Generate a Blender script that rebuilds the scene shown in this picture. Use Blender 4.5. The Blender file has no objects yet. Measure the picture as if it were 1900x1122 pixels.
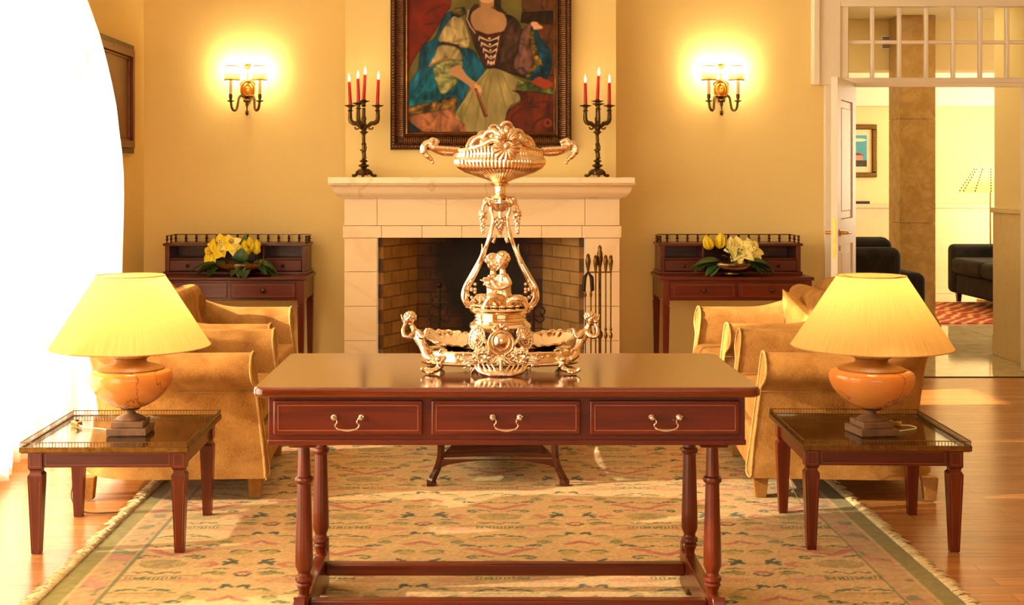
import bpy, bmesh, math, random
import numpy as np
from mathutils import Vector, Matrix, Euler, noise as mnoise
random.seed(7); np.random.seed(7)
C = bpy.context.scene.collection
PI = math.pi
# ------------------------------------------------------------------ camera, world, light, exposure
EYE = 1.40; FPX = 2391.0; VX = 885.0; VY = 328.0        # eye height, focal length in pixels, level point of the lens
def PX(px, d): return (px - VX) * d / FPX                # photograph column at distance d -> world x
def PZ(py, d): return EYE - (py - VY) * d / FPX          # photograph row at distance d -> world z
cam_d = bpy.data.cameras.new('camera'); cam = bpy.data.objects.new('camera', cam_d); C.objects.link(cam)
cam.location = (0, 0, EYE); cam.rotation_euler = (PI/2, 0, 0)
cam_d.sensor_width = 36; cam_d.sensor_fit = 'HORIZONTAL'; cam_d.lens = 36 * FPX / 1900
cam_d.shift_x = (950 - VX) / 1900; cam_d.shift_y = -(561 - VY) / 1900
bpy.context.scene.camera = cam
vs = bpy.context.scene.view_settings
bpy.context.scene.display_settings.display_device = 'sRGB'
vs.view_transform = 'Standard'; vs.look = 'None'; vs.gamma = 1.0; vs.exposure = -0.15; vs.use_curve_mapping = False
W = bpy.data.worlds.new('sky'); bpy.context.scene.world = W; W.use_nodes = True
W.node_tree.nodes['Background'].inputs[0].default_value = (1.0, .93, .80, 1)
W.node_tree.nodes['Background'].inputs[1].default_value = 3.0
def light(name, kind, loc, rot, energy, color, **kw):
    l = bpy.data.lights.new(name, kind); l.energy = energy; l.color = color
    for k, v in kw.items(): setattr(l, k, v)
    o = bpy.data.objects.new(name, l); C.objects.link(o); o.location = loc; o.rotation_euler = rot; return o
# low sun coming in through the curtained windows on the left
sd = Vector((1.0, .20, -.46)).normalized()
sun = light('sun', 'SUN', (-6, 6, 4), sd.to_track_quat('-Z', 'Y').to_euler(), 20.0, (1, .82, .55), angle=math.radians(.6))
# daylight at the windows of the left wall
for i, (y0, y1) in enumerate(((4.55, 7.5), (1.1, 3.9))):
    light('window_daylight', 'AREA', (-2.75, (y0+y1)/2, 1.45), (0, -PI/2, 0), 165, (1, .88, .58), shape='RECTANGLE', size=2.6, size_y=y1-y0)
# added fill behind the camera, then daylight from the hall on the right
light('rear_fill_light', 'AREA', (.6, -2.9, 1.9), (PI/2, 0, 0), 24, (1, .80, .42), shape='RECTANGLE', size=4.2, size_y=1.8)
light('hall_window_daylight', 'AREA', (7.1, 13.4, 1.3), (0, PI/2, 0), 150, (1, .86, .58), shape='RECTANGLE', size=2.2, size_y=2.6)
light('hall_fill_light', 'AREA', (3.0, 10.2, 2.77), (0, 0, 0), 16, (1, .82, .46), shape='RECTANGLE', size=1.8, size_y=.8)  # added overhead fill without a fixture, brightens the beam and column
light('hall_fill_light', 'AREA', (3.3, 12.6, 2.77), (0, 0, 0), 14, (1, .84, .48), shape='RECTANGLE', size=1.6, size_y=2.0)  # unseen overhead fill without a fixture, deeper in the hall

# ------------------------------------------------------------------ helpers
class MB:
    def __init__(s): s.v = []; s.f = []
    def add(s, vs, fs, M=None):
        b = len(s.v)
        for p in vs:
            p = Vector(p); s.v.append(M @ p if M is not None else p)
        for f in fs: s.f.append(tuple(i + b for i in f))
        return s
    def box(s, x0, x1, y0, y1, z0, z1, M=None):
        return s.add([(x0,y0,z0),(x1,y0,z0),(x1,y1,z0),(x0,y1,z0),(x0,y0,z1),(x1,y0,z1),(x1,y1,z1),(x0,y1,z1)],
                     [(0,3,2,1),(4,5,6,7),(0,1,5,4),(1,2,6,5),(2,3,7,6),(3,0,4,7)], M)
    def cbox(s, cx, cy, cz, sx, sy, sz, M=None):
        return s.box(cx-sx/2, cx+sx/2, cy-sy/2, cy+sy/2, cz-sz/2, cz+sz/2, M)
    def frustum(s, x, y, z0, z1, a0, a1, b0=None, b1=None):     # square taper, a0 half-size at z0
        b0 = a0 if b0 is None else b0; b1 = a1 if b1 is None else b1
        return s.add([(x-a0,y-b0,z0),(x+a0,y-b0,z0),(x+a0,y+b0,z0),(x-a0,y+b0,z0),(x-a1,y-b1,z1),(x+a1,y-b1,z1),(x+a1,y+b1,z1),(x-a1,y+b1,z1)],
                     [(0,3,2,1),(4,5,6,7),(0,1,5,4),(1,2,6,5),(2,3,7,6),(3,0,4,7)])
    def lathe(s, prof, n=32, c=(0,0,0), M=None, rf=None, sy=1.0, caps=True):
        vs = []; fs = []
        for (r, z) in prof:
            for i in range(n):
                a = 2*PI*i/n; rr = r * (rf(a, z) if rf else 1)
                vs.append((c[0]+rr*math.cos(a), c[1]+rr*sy*math.sin(a), c[2]+z))
        m = len(prof)
        for j in range(m-1):
            for i in range(n):
                k = (i+1) % n
                fs.append((j*n+i, j*n+k, (j+1)*n+k, (j+1)*n+i))
        if caps:
            fs.append(tuple(range(n-1, -1, -1))); fs.append(tuple((m-1)*n+i for i in range(n)))
        return s.add(vs, fs, M)
    def tube(s, pts, rad, n=10, M=None, closed=False, flat=1.0, up=None, caps=True):
        pts = [Vector(p) for p in pts]; m = len(pts)
        if not hasattr(rad, '__len__'): rad = [rad]*m
        vs = []; fs = []; N = None
        for i, p in enumerate(pts):
            if closed: t = (pts[(i+1) % m] - pts[i-1])
            else: t = pts[min(i+1, m-1)] - pts[max(i-1, 0)]
            t = t.normalized() if t.length > 1e-9 else Vector((0,0,1))
            if N is None:
                N = Vector(up) if up is not None else (Vector((0,0,1)) if abs(t.z) < .9 else Vector((1,0,0)))
            if up is not None: N = Vector(up)
            N = (N - t * N.dot(t))
            N = N.normalized() if N.length > 1e-6 else t.orthogonal().normalized()
            B = t.cross(N)
            for k in range(n):
                a = 2*PI*k/n
                vs.append(p + N*math.cos(a)*rad[i]*flat + B*math.sin(a)*rad[i])
        for i in range(m if closed else m-1):
            for k in range(n):
                a = i*n; b = ((i+1) % m)*n; q = (k+1) % n
                fs.append((a+k, a+q, b+q, b+k))
        if not closed and caps:
            fs.append(tuple(range(n-1,-1,-1))); fs.append(tuple((m-1)*n+k for k in range(n)))
        return s.add(vs, fs, M)
    def ball(s, c, r, M=None, n=12, rot=None):
        if not hasattr(r, '__len__'): r = (r, r, r)
        R = Euler(rot).to_matrix() if rot else Matrix.Identity(3)
        vs = []; fs = []; h = max(4, n//2+1)
        vs.append(Vector(c) + R @ Vector((0,0,-r[2])))
        for j in range(1, h):
            t = -PI/2 + PI*j/h
            for i in range(n):
                a = 2*PI*i/n
                vs.append(Vector(c) + R @ Vector((r[0]*math.cos(t)*math.cos(a), r[1]*math.cos(t)*math.sin(a), r[2]*math.sin(t))))
        vs.append(Vector(c) + R @ Vector((0,0,r[2]))); L = len(vs)-1
        for i in range(n):
            k = (i+1) % n
            fs.append((0, 1+k, 1+i)); fs.append((L, L-n+i, L-n+k))
            for j in range(h-2): fs.append((1+j*n+i, 1+j*n+k, 1+(j+1)*n+k, 1+(j+1)*n+i))
        return s.add(vs, fs, M)
    def prism(s, poly, t0, t1, plane='xz', M=None):            # polygon in a plane, extruded t0..t1 along the third axis
        n = len(poly); vs = []
        for t in (t0, t1):
            for a, b in poly:
                vs.append((a, t, b) if plane == 'xz' else (a, b, t) if plane == 'xy' else (t, a, b))
        fs = [tuple(range(n)), tuple(range(2*n-1, n-1, -1))] + [(i, i+n, (i+1) % n + n, (i+1) % n) for i in range(n)]
        return s.add(vs, fs, M)
    def grid(s, fn, nu, nv, closeu=False, closev=False, M=None):
        vs = [fn(i/(nu if closeu else nu-1), j/(nv if closev else nv-1)) for j in range(nv) for i in range(nu)]
        fs = []
        for j in range(nv if closev else nv-1):
            for i in range(nu if closeu else nu-1):
                a = i; b = (i+1) % nu; c = ((j+1) % nv)
                fs.append((j*nu+a, j*nu+b, c*nu+b, c*nu+a))
        return s.add(vs, fs, M)
    def build(s, name, m, parent=None, ang=38, bevel=0, seg=2, remesh=0, smooth=0, solid=0, sub=0, loc=None, rot=None, recalc=True):
        me = bpy.data.meshes.new(name); me.from_pydata([tuple(v) for v in s.v], [], s.f); me.update()
        if recalc and len(s.v) < 60000:
            bm = bmesh.new(); bm.from_mesh(me); bmesh.ops.recalc_face_normals(bm, faces=bm.faces); bm.to_mesh(me); bm.free()
        me.polygons.foreach_set('use_smooth', [True]*len(me.polygons))
        if ang < 179 and not remesh: me.set_sharp_from_angle(angle=math.radians(ang))
        if m: me.materials.append(m)
        o = bpy.data.objects.new(name, me); C.objects.link(o)
        if parent: o.parent = parent
        if loc: o.location = loc
        if rot: o.rotation_euler = rot
        if bevel:
            b = o.modifiers.new('bevel', 'BEVEL'); b.width = bevel; b.segments = seg; b.limit_method = 'ANGLE'; b.angle_limit = math.radians(40)
        if sub:
            b = o.modifiers.new('subsurf', 'SUBSURF'); b.levels = sub; b.render_levels = sub
        if solid:
            b = o.modifiers.new('solid', 'SOLIDIFY'); b.thickness = solid; b.offset = 0
        if remesh:
            b = o.modifiers.new('remesh', 'REMESH'); b.mode = 'VOXEL'; b.voxel_size = remesh; b.use_smooth_shade = True
            if smooth:
                b = o.modifiers.new('smooth', 'SMOOTH'); b.factor = .5; b.iterations = smooth
        return o
def tag(o, label=None, cat=None, group=None, kind=None):
    if label: o['label'] = label
    if cat: o['category'] = cat
    if group: o['group'] = group
    if kind: o['kind'] = kind
    return o
def thing(name, label, cat, loc=(0,0,0), rz=0, group=None):
    o = bpy.data.objects.new(name, None); C.objects.link(o); o.location = loc; o.rotation_euler = (0,0,rz)
    o.empty_display_size = .05
    return tag(o, label, cat, group)
def copy_tree(o, parent=None):
    c = o.copy(); C.objects.link(c); c.parent = parent
    for ch in list(o.children): copy_tree(ch, c)
    return c
def dup(o, loc, rz=0, label=None):
    c = copy_tree(o); c.location = loc; c.rotation_euler = (0,0,rz)
    if label: c['label'] = label
    return c
def struct(mb, name, m, **kw): return tag(mb.build(name, m, **kw), kind='structure')
def spl(pts, n=8):                                             # catmull-rom through points of any dimension
    P = [np.array(p, float) for p in pts]; P = [2*P[0]-P[1]] + P + [2*P[-1]-P[-2]]; out = []
    for i in range(1, len(P)-2):
        for k in range(n):
            t = k/n; a, b, c, d = P[i-1], P[i], P[i+1], P[i+2]
            out.append(tuple(.5*((2*b) + (c-a)*t + (2*a-5*b+4*c-d)*t*t + (3*b-a-3*c+d)*t**3)))
    out.append(tuple(P[-2])); return out
def sm(a, b, x):
    t = min(1, max(0, (x-a)/(b-a))); return t*t*(3-2*t)

# ------------------------------------------------------------------ materials
def lin(c):
    return tuple(((x/255)/12.92 if x/255 <= .04045 else ((x/255+.055)/1.055)**2.4) for x in c)
def newmat(name):
    m = bpy.data.materials.new(name); m.use_nodes = True; nt = m.node_tree
    return m, nt, nt.nodes['Principled BSDF']
def N(nt, t, **kw):
    n = nt.nodes.new(t)
    for k, v in kw.items():
        if k in n.inputs.keys(): n.inputs[k].default_value = v
        else: setattr(n, k, v)
    return n
def coords(nt, scale=(1,1,1), kind='Object', rot=(0,0,0)):
    t = N(nt, 'ShaderNodeTexCoord'); mp = N(nt, 'ShaderNodeMapping'); mp.inputs['Scale'].default_value = scale; mp.inputs['Rotation'].default_value = rot
    nt.links.new(t.outputs[kind], mp.inputs[0]); return mp
def ramp(nt, src, stops):
    r = N(nt, 'ShaderNodeValToRGB'); e = r.color_ramp.elements
    while len(e) < len(stops): e.new(.5)
    for k, (p, c) in enumerate(stops): e[k].position = p; e[k].color = (*c[:3], 1)
    nt.links.new(src, r.inputs[0]); return r
def bump(nt, src, p, strength=.2, dist=.002):
    b = N(nt, 'ShaderNodeBump'); b.inputs['Strength'].default_value = strength; b.inputs['Distance'].default_value = dist
    nt.links.new(src, b.inputs['Height']); nt.links.new(b.outputs[0], p.inputs['Normal']); return b
def plain(name, col, rough=.5, metal=0, nscale=8, var=.08, bmp=0, bscale=60, spec=.5, coat=0):
    m, nt, p = newmat(name); c = lin(col)
    mp = coords(nt); n = N(nt, 'ShaderNodeTexNoise', Scale=nscale, Detail=4.0); nt.links.new(mp.outputs[0], n.inputs['Vector'])
    r = ramp(nt, n.outputs['Fac'], [(.3, tuple(x*(1-var) for x in c)), (.7, tuple(min(1, x*(1+var)) for x in c))])
    nt.links.new(r.outputs[0], p.inputs['Base Color'])
    p.inputs['Roughness'].default_value = rough; p.inputs['Metallic'].default_value = metal; p.inputs['Specular IOR Level'].default_value = spec
    p.inputs['Coat Weight'].default_value = coat; p.inputs['Coat Roughness'].default_value = .08
    if bmp:
        n2 = N(nt, 'ShaderNodeTexNoise', Scale=bscale, Detail=3.0); nt.links.new(mp.outputs[0], n2.inputs['Vector']); bump(nt, n2.outputs['Fac'], p, bmp)
    return m
def wood(name, a, b, rough=.3, sc=(1.5,30,30), coat=.3, spec=.38):
    m, nt, p = newmat(name); mp = coords(nt, sc)
    n = N(nt, 'ShaderNodeTexNoise', Scale=1.6, Detail=6.0, Distortion=.6); nt.links.new(mp.outputs[0], n.inputs['Vector'])
    r = ramp(nt, n.outputs['Fac'], [(.28, lin(a)), (.72, lin(b))]); nt.links.new(r.outputs[0], p.inputs['Base Color'])
    p.inputs['Roughness'].default_value = rough; p.inputs['Coat Weight'].default_value = coat; p.inputs['Coat Roughness'].default_value = .12
    p.inputs['Specular IOR Level'].default_value = spec
    return m
def marble(name, base, vein, rough=.25, scale=2.2, width=.035, sub=0, cloud=None):
    m, nt, p = newmat(name); mp = coords(nt)
    n = N(nt, 'ShaderNodeTexNoise', Scale=scale, Detail=7.0, Distortion=1.2); nt.links.new(mp.outputs[0], n.inputs['Vector'])
    s = N(nt, 'ShaderNodeMath', operation='SUBTRACT'); s.inputs[1].default_value = .5; nt.links.new(n.outputs['Fac'], s.inputs[0])
    ab = N(nt, 'ShaderNodeMath', operation='ABSOLUTE'); nt.links.new(s.outputs[0], ab.inputs[0])
    b = lin(base); v = lin(vein)
    r = ramp(nt, ab.outputs[0], [(0, v), (width, tuple(x*.97 for x in b)), (.25, b), (.5, tuple(min(1, x*1.05) for x in b))])
    if cloud:
        n2 = N(nt, 'ShaderNodeTexNoise', Scale=scale*2.5, Detail=4.0); nt.links.new(mp.outputs[0], n2.inputs['Vector'])
        r2 = ramp(nt, n2.outputs['Fac'], [(.35, (0,0,0)), (.7, (1,1,1))])
        mx = N(nt, 'ShaderNodeMix', data_type='RGBA'); nt.links.new(r2.outputs[0], mx.inputs[0]); nt.links.new(r.outputs[0], mx.inputs[6]); mx.inputs[7].default_value = (*lin(cloud), 1)
        nt.links.new(mx.outputs[2], p.inputs['Base Color'])
    else: nt.links.new(r.outputs[0], p.inputs['Base Color'])
    p.inputs['Roughness'].default_value = rough
    if sub: p.inputs['Subsurface Weight'].default_value = sub; p.inputs['Subsurface Radius'].default_value = (.05,.02,.01)
    return m
def emit(name, col, strength):
    m, nt, p = newmat(name); p.inputs['Base Color'].default_value = (*col, 1); p.inputs['Emission Color'].default_value = (*col, 1); p.inputs['Emission Strength'].default_value = strength; return m
def cloth(name, a, b, weave=260, rough=.85, sheen=.5, nscale=9):
    m, nt, p = newmat(name); mp = coords(nt)
    n = N(nt, 'ShaderNodeTexNoise', Scale=nscale, Detail=5.0, Distortion=.4); nt.links.new(mp.outputs[0], n.inputs['Vector'])
    n2 = N(nt, 'ShaderNodeTexNoise', Scale=1.0, Detail=2.0); mp2 = coords(nt, (weave, weave, weave*.35)); nt.links.new(mp2.outputs[0], n2.inputs['Vector'])
    mx = N(nt, 'ShaderNodeMath', operation='ADD'); m1 = N(nt, 'ShaderNodeMath', operation='MULTIPLY'); m1.inputs[1].default_value = .4
    nt.links.new(n2.outputs['Fac'], m1.inputs[0]); m0 = N(nt, 'ShaderNodeMath', operation='MULTIPLY'); m0.inputs[1].default_value = .6; nt.links.new(n.outputs['Fac'], m0.inputs[0])
    nt.links.new(m0.outputs[0], mx.inputs[0]); nt.links.new(m1.outputs[0], mx.inputs[1])
    r = ramp(nt, mx.outputs[0], [(.36, lin(a)), (.68, lin(b))]); nt.links.new(r.outputs[0], p.inputs['Base Color'])
    p.inputs['Roughness'].default_value = rough; p.inputs['Sheen Weight'].default_value = sheen; p.inputs['Sheen Roughness'].default_value = .4; p.inputs['Sheen Tint'].default_value = (*lin(b), 1)
    p.inputs['Specular IOR Level'].default_value = .2
    bump(nt, mx.outputs[0], p, .25, .003); return m
def translucent(name, col, trans=.25, tl=.75, streak=False):
    m = bpy.data.materials.new(name); m.use_nodes = True; nt = m.node_tree; nt.nodes.clear()
    o = N(nt, 'ShaderNodeOutputMaterial'); d = N(nt, 'ShaderNodeBsdfDiffuse'); t = N(nt, 'ShaderNodeBsdfTranslucent'); tr = N(nt, 'ShaderNodeBsdfTransparent')
    c = (*lin(col), 1); d.inputs[0].default_value = c; t.inputs[0].default_value = c
    if streak:
        tc = N(nt, 'ShaderNodeTexCoord'); sx = N(nt, 'ShaderNodeSeparateXYZ'); nt.links.new(tc.outputs['Object'], sx.inputs[0])
        at2 = N(nt, 'ShaderNodeMath', operation='ARCTAN2'); nt.links.new(sx.outputs[1], at2.inputs[0]); nt.links.new(sx.outputs[0], at2.inputs[1])
        cb = N(nt, 'ShaderNodeCombineXYZ'); nt.links.new(at2.outputs[0], cb.inputs[0]); nt.links.new(sx.outputs[2], cb.inputs[1])
        mp = N(nt, 'ShaderNodeMapping'); mp.inputs['Scale'].default_value = (42, 7, 1); nt.links.new(cb.outputs[0], mp.inputs[0])
        n = N(nt, 'ShaderNodeTexNoise', Scale=1.0, Detail=5.0, Roughness=.7); nt.links.new(mp.outputs[0], n.inputs['Vector'])
        k = lin(col); r = ramp(nt, n.outputs['Fac'], [(.26, tuple(x*.5 for x in k)), (.36, tuple(x*.9 for x in k)), (.52, tuple(x*.97 for x in k)), (.75, tuple(min(1, x*1.1) for x in k))])
        nt.links.new(r.outputs[0], d.inputs[0]); nt.links.new(r.outputs[0], t.inputs[0])
    a = N(nt, 'ShaderNodeMixShader'); a.inputs[0].default_value = tl; nt.links.new(d.outputs[0], a.inputs[1]); nt.links.new(t.outputs[0], a.inputs[2])
    b = N(nt, 'ShaderNodeMixShader'); b.inputs[0].default_value = trans; nt.links.new(a.outputs[0], b.inputs[1]); nt.links.new(tr.outputs[0], b.inputs[2])
    nt.links.new(b.outputs[0], o.inputs[0]); return m
def glass(name, tint=(1,1,1), refl=.08):
    m = bpy.data.materials.new(name); m.use_nodes = True; nt = m.node_tree; nt.nodes.clear()
    o = N(nt, 'ShaderNodeOutputMaterial'); g = N(nt, 'ShaderNodeBsdfGlossy'); g.inputs['Roughness'].default_value = .02; tr = N(nt, 'ShaderNodeBsdfTransparent'); tr.inputs[0].default_value = (*tint, 1)
    a = N(nt, 'ShaderNodeMixShader'); a.inputs[0].default_value = refl
    if refl < .2:
        lw = N(nt, 'ShaderNodeFresnel'); lw.inputs[0].default_value = 1.45; nt.links.new(lw.outputs[0], a.inputs[0])
    nt.links.new(tr.outputs[0], a.inputs[1]); nt.links.new(g.outputs[0], a.inputs[2]); nt.links.new(a.outputs[0], o.inputs[0]); return m
def colattr(name, rough=.9, spec=.3, bscale=0, bstr=.3, sheen=0):
    m, nt, p = newmat(name); a = N(nt, 'ShaderNodeAttribute'); a.attribute_name = 'col'; nt.links.new(a.outputs['Color'], p.inputs['Base Color'])
    p.inputs['Roughness'].default_value = rough; p.inputs['Specular IOR Level'].default_value = spec; p.inputs['Sheen Weight'].default_value = sheen
    if bscale:
        mp = coords(nt); n = N(nt, 'ShaderNodeTexNoise', Scale=bscale, Detail=2.0); nt.links.new(mp.outputs[0], n.inputs['Vector']); bump(nt, n.outputs['Fac'], p, bstr, .004)
    return m
def brick(name, c1, c2, mortar, bw, rh, soot=None, ms=.012, rough=.8, coordrot=(0,0,0), off=.5, grain=None, bstr=.4):
    m, nt, p = newmat(name); mp = coords(nt, rot=coordrot); b = N(nt, 'ShaderNodeTexBrick')
    b.inputs['Color1'].default_value = (*lin(c1), 1); b.inputs['Color2'].default_value = (*lin(c2), 1); b.inputs['Mortar'].default_value = (*lin(mortar), 1)
    b.inputs['Scale'].default_value = 1; b.inputs['Brick Width'].default_value = bw; b.inputs['Row Height'].default_value = rh; b.inputs['Mortar Size'].default_value = ms; b.inputs['Mortar Smooth'].default_value = .3; b.offset = off
    nt.links.new(mp.outputs[0], b.inputs[0]); out = b.outputs['Color']
    n = N(nt, 'ShaderNodeTexNoise', Scale=1.0, Detail=5.0); mg = coords(nt, grain or (9,9,9)); nt.links.new(mg.outputs[0], n.inputs['Vector'])
    r = ramp(nt, n.outputs['Fac'], [(.25, (.62,.62,.62)), (.75, (1.15,1.12,1.1))])
    mx = N(nt, 'ShaderNodeMix', data_type='RGBA', blend_type='MULTIPLY'); mx.inputs[0].default_value = .8; nt.links.new(out, mx.inputs[6]); nt.links.new(r.outputs[0], mx.inputs[7]); out = mx.outputs[2]
    if soot:
        cx, cz, rx, rz = soot
        ms_ = coords(nt, (1/rx, 1/rz, 0)); ms_.inputs['Location'].default_value = (-cx/rx, -cz/rz, 0)
        ln = N(nt, 'ShaderNodeVectorMath', operation='LENGTH'); nt.links.new(ms_.outputs[0], ln.inputs[0])
        n3 = N(nt, 'ShaderNodeTexNoise', Scale=6.0, Detail=4.0); mo = coords(nt); nt.links.new(mo.outputs[0], n3.inputs['Vector'])
        ad = N(nt, 'ShaderNodeMath', operation='MULTIPLY_ADD'); ad.inputs[1].default_value = .9; nt.links.new(n3.outputs['Fac'], ad.inputs[0]); nt.links.new(ln.outputs['Value'], ad.inputs[2])
        r2 = ramp(nt, ad.outputs[0], [(1.0, (1,1,1)), (1.0, (0,0,0))]); r2.color_ramp.elements[0].position = .62; r2.color_ramp.elements[1].position = .98
        # ramp input is divided so that it fits the 0..1 range
        dv = N(nt, 'ShaderNodeMath', operation='DIVIDE'); dv.inputs[1].default_value = 1.9; nt.links.new(ad.outputs[0], dv.inputs[0]); nt.links.new(dv.outputs[0], r2.inputs[0])
        mx2 = N(nt, 'ShaderNodeMix', data_type='RGBA'); nt.links.new(r2.outputs[0], mx2.inputs[0]); nt.links.new(out, mx2.inputs[6]); mx2.inputs[7].default_value = (.010,.006,.004,1); out = mx2.outputs[2]
    nt.links.new(out, p.inputs['Base Color']); p.inputs['Roughness'].default_value = rough
    iv = N(nt, 'ShaderNodeMath', operation='SUBTRACT'); iv.inputs[0].default_value = 1; nt.links.new(b.outputs['Fac'], iv.inputs[1]); bump(nt, iv.outputs[0], p, bstr, .004)
    return m
M = {}
M['wall'] = plain('wall_paint', (232,203,134), .75, nscale=1.2, var=.03, bmp=.04, bscale=160, spec=.3)
M['hall_wall'] = plain('hall_wall_paint', (240,218,158), .75, nscale=1.2, var=.03)
M['white_paint'] = plain('white_gloss_paint', (240,226,204), .4, nscale=3, var=.02)
M['ceiling'] = plain('ceiling_paint', (240,228,200), .9, nscale=2, var=.02)
M['floor'] = brick('floor_boards', (204,140,78), (184,120,64), (120,66,32), 1.1, .085, ms=.0012, rough=.24, grain=(2.5,40,10), off=.37, bstr=.08)
M['stone_floor'] = brick('polished_stone_floor', (222,204,162), (208,188,144), (150,128,90), .9, .6, ms=.003, rough=.07, off=0, bstr=.05)
M['mahogany'] = wood('mahogany', (66,18,4), (102,33,8), .30, (1.3,26,26), .12)
M['mahogany_v'] = wood('mahogany_upright', (68,19,4), (112,40,10), .30, (26,26,1.3), .12)
M['mahogany_top'] = wood('mahogany_polished_top', (76,22,5), (104,36,9), .11, (1.3,22,22), 1.0)
M['dark_wood'] = wood('dark_wood', (48,18,10), (80,32,16), .22, (1.3,26,26), .3)
M['inlay'] = plain('boxwood_inlay', (156,78,34), .4)
M['marble'] = marble('cream_marble', (236,206,160), (228,194,146), .3, 1.2, .03)
M['mantel_marble'] = marble('mantel_marble', (238,212,170), (214,180,138), .3, .5, .006)
M['hall_marble'] = marble('hall_marble', (226,200,150), (218,190,138), .2, 6.5, .02)
M['dark_marble'] = marble('dark_marble', (190,150,90), (168,128,72), .22, 5, .03, cloud=(166,126,70))
M['onyx'] = marble('onyx_lamp', (222,146,72), (128,48,14), .12, 2.4, .010, cloud=(206,120,52))
M['stone'] = plain('brown_travertine', (112,78,50), .55, nscale=26, var=.35, bmp=.5, bscale=40)
M['stone2'] = plain('ochre_stone', (140,92,38), .45, nscale=22, var=.22, bmp=.3, bscale=40)
M['silver'] = plain('silver', (236,212,182), .08, 1, nscale=40, var=.05, bmp=.10, bscale=120)
M['silver_cast'] = plain('silver_cast', (226,198,164), .13, 1, nscale=60, var=.12, bmp=.45, bscale=240)
M['bronze'] = plain('dark_bronze', (92,68,38), .38, .85, nscale=60, var=.35, bmp=.5, bscale=160)
M['brass'] = plain('brass', (198,150,70), .28, 1, nscale=20, var=.12)
M['old_brass'] = plain('aged_brass', (112,80,36), .36, 1, nscale=50, var=.35, bmp=.3, bscale=200)
M['gilt'] = plain('gilt_bronze', (206,146,62), .3, 1, nscale=30, var=.25, bmp=.3, bscale=120)
M['nickel'] = plain('antique_nickel', (206,186,160), .3, 1, nscale=40, var=.1)
M['iron'] = plain('black_iron', (40,28,20), .5, .6)
M['candle'] = plain('red_wax', (176,12,8), .4, spec=.5)
M['flame'] = emit('candle_flame', (1, .78, .40), 26)
M['bulb'] = emit('lit_bulb', (1, .80, .45), 30)
M['velvet'] = cloth('tan_velvet', (138,90,38), (186,136,72))
M['velvet_pipe'] = cloth('velvet_piping', (170,120,60), (222,180,118))
M['brown_cushion'] = cloth('brown_cushion_cloth', (120,76,30), (158,104,46), sheen=.2)
M['gold_cushion'] = cloth('gold_cushion_cloth', (206,150,70), (236,190,110))
M['sofa'] = cloth('charcoal_sofa_cloth', (30,26,26), (52,46,44), sheen=.15)
M['shade'] = translucent('silk_lamp_shade', (250,214,136), 0, .62, True)
M['sconce_shade'] = translucent('pleated_sconce_shade', (226,190,128), 0, .16, False)
M['hall_shade'] = translucent('hall_lamp_shade', (226,186,130), 0, .4, False)
M['sheer'] = translucent('sheer_curtain_cloth', (255,253,248), .30, .85)
M['mirror_glass'] = glass('table_glass', (.9,.9,.85), .3)
M['pane'] = glass('window_glass', (1,1,1), .05)
M['cord'] = plain('cream_cable', (214,196,156), .5); M['dark_cord'] = plain('brown_cable', (90,60,36), .5)
M['leaf'] = plain('dark_green_leaf', (44,74,24), .35, nscale=20, var=.25); M['leaf2'] = plain('green_leaf', (86,116,34), .4, nscale=20, var=.25)
M['petal'] = plain('yellow_petal', (244,216,44), .5, nscale=12, var=.1); M['cream_petal'] = plain('cream_petal', (248,232,140), .5, nscale=12, var=.08)
M['frame'] = plain('dark_gilt_frame', (66,38,18), .36, .5, nscale=30, var=.3)
M['frame_gold'] = plain('gilt_frame_edge', (128,80,36), .35, .7, nscale=30, var=.25)
M['brick_back'] = brick('sooty_bricks', (150,98,48), (122,74,34), (80,50,26), .23, .085, soot=(.02,.75,.40,.50), ms=.006)
M['brick_side'] = brick('fire_bricks', (176,134,74), (150,108,56), (108,78,42), .23, .085, ms=.005)
M['terracotta'] = plain('terracotta_log', (150,66,30), .7, nscale=14, var=.25)
M['fringe'] = cloth('cream_fringe', (200,172,120), (236,214,168), weave=60)
M['plastic_dark'] = plain('dark_plastic', (34,28,24), .5)
# ------------------------------------------------------------------ the room
BW = 9.0; LX = -2.326; CEIL = 3.1
struct(MB().box(-2.9, 5.2, -3.2, 8.995, -.08, 0), 'floor', M['floor'])
struct(MB().box(1.2, 8.5, 9.005, 15.9, -.08, 0), 'floor_hall', M['stone_floor'])
struct(MB().box(1.9, 4.6, 8.995, 9.005, -.04, .006), 'trim_1', M['iron'])
struct(MB().box(LX-.3, 5.2, -3.2, BW+.3, CEIL, CEIL+.1), 'ceiling', M['ceiling'])
BL, BR, BF = PX(641, 8.62), PX(1143, 8.62), 8.62               # chimney breast
FD = 8.54                                                     # face of the fireplace surround
OX0, OX1, OZ = PX(700, FD), PX(1085.4, FD), PZ(441, FD)        # fire opening
DX0, DX1 = PX(1580, BW), 3.93                                  # opening to the hall
DZ, TZ0, TZ1 = PZ(157, BW), PZ(145, BW), PZ(14, BW)
wb = MB(); wb.box(LX, BL, BW, BW+.3, 0, CEIL); wb.box(BR, DX0-.02, BW, BW+.3, 0, CEIL)
wb.box(DX0-.02, DX1+.02, BW, BW+.3, TZ1+.05, CEIL); wb.box(DX1+.02, 5.2, BW, BW+.3, 0, CEIL)
struct(wb, 'wall_back', M['wall'])
ch = MB(); ch.box(BL, OX0-.01, BF, BW+.3, 0, CEIL); ch.box(OX1+.01, BR, BF, BW+.3, 0, CEIL); ch.box(OX0-.01, OX1+.01, BF, BW+.3, OZ+.01, CEIL)
struct(ch, 'wall_chimney', M['wall'])
wl = MB(); wins = [(4.5, 7.55), (1.0, 4.0)]; SILL, HEAD = .13, 2.72
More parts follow.
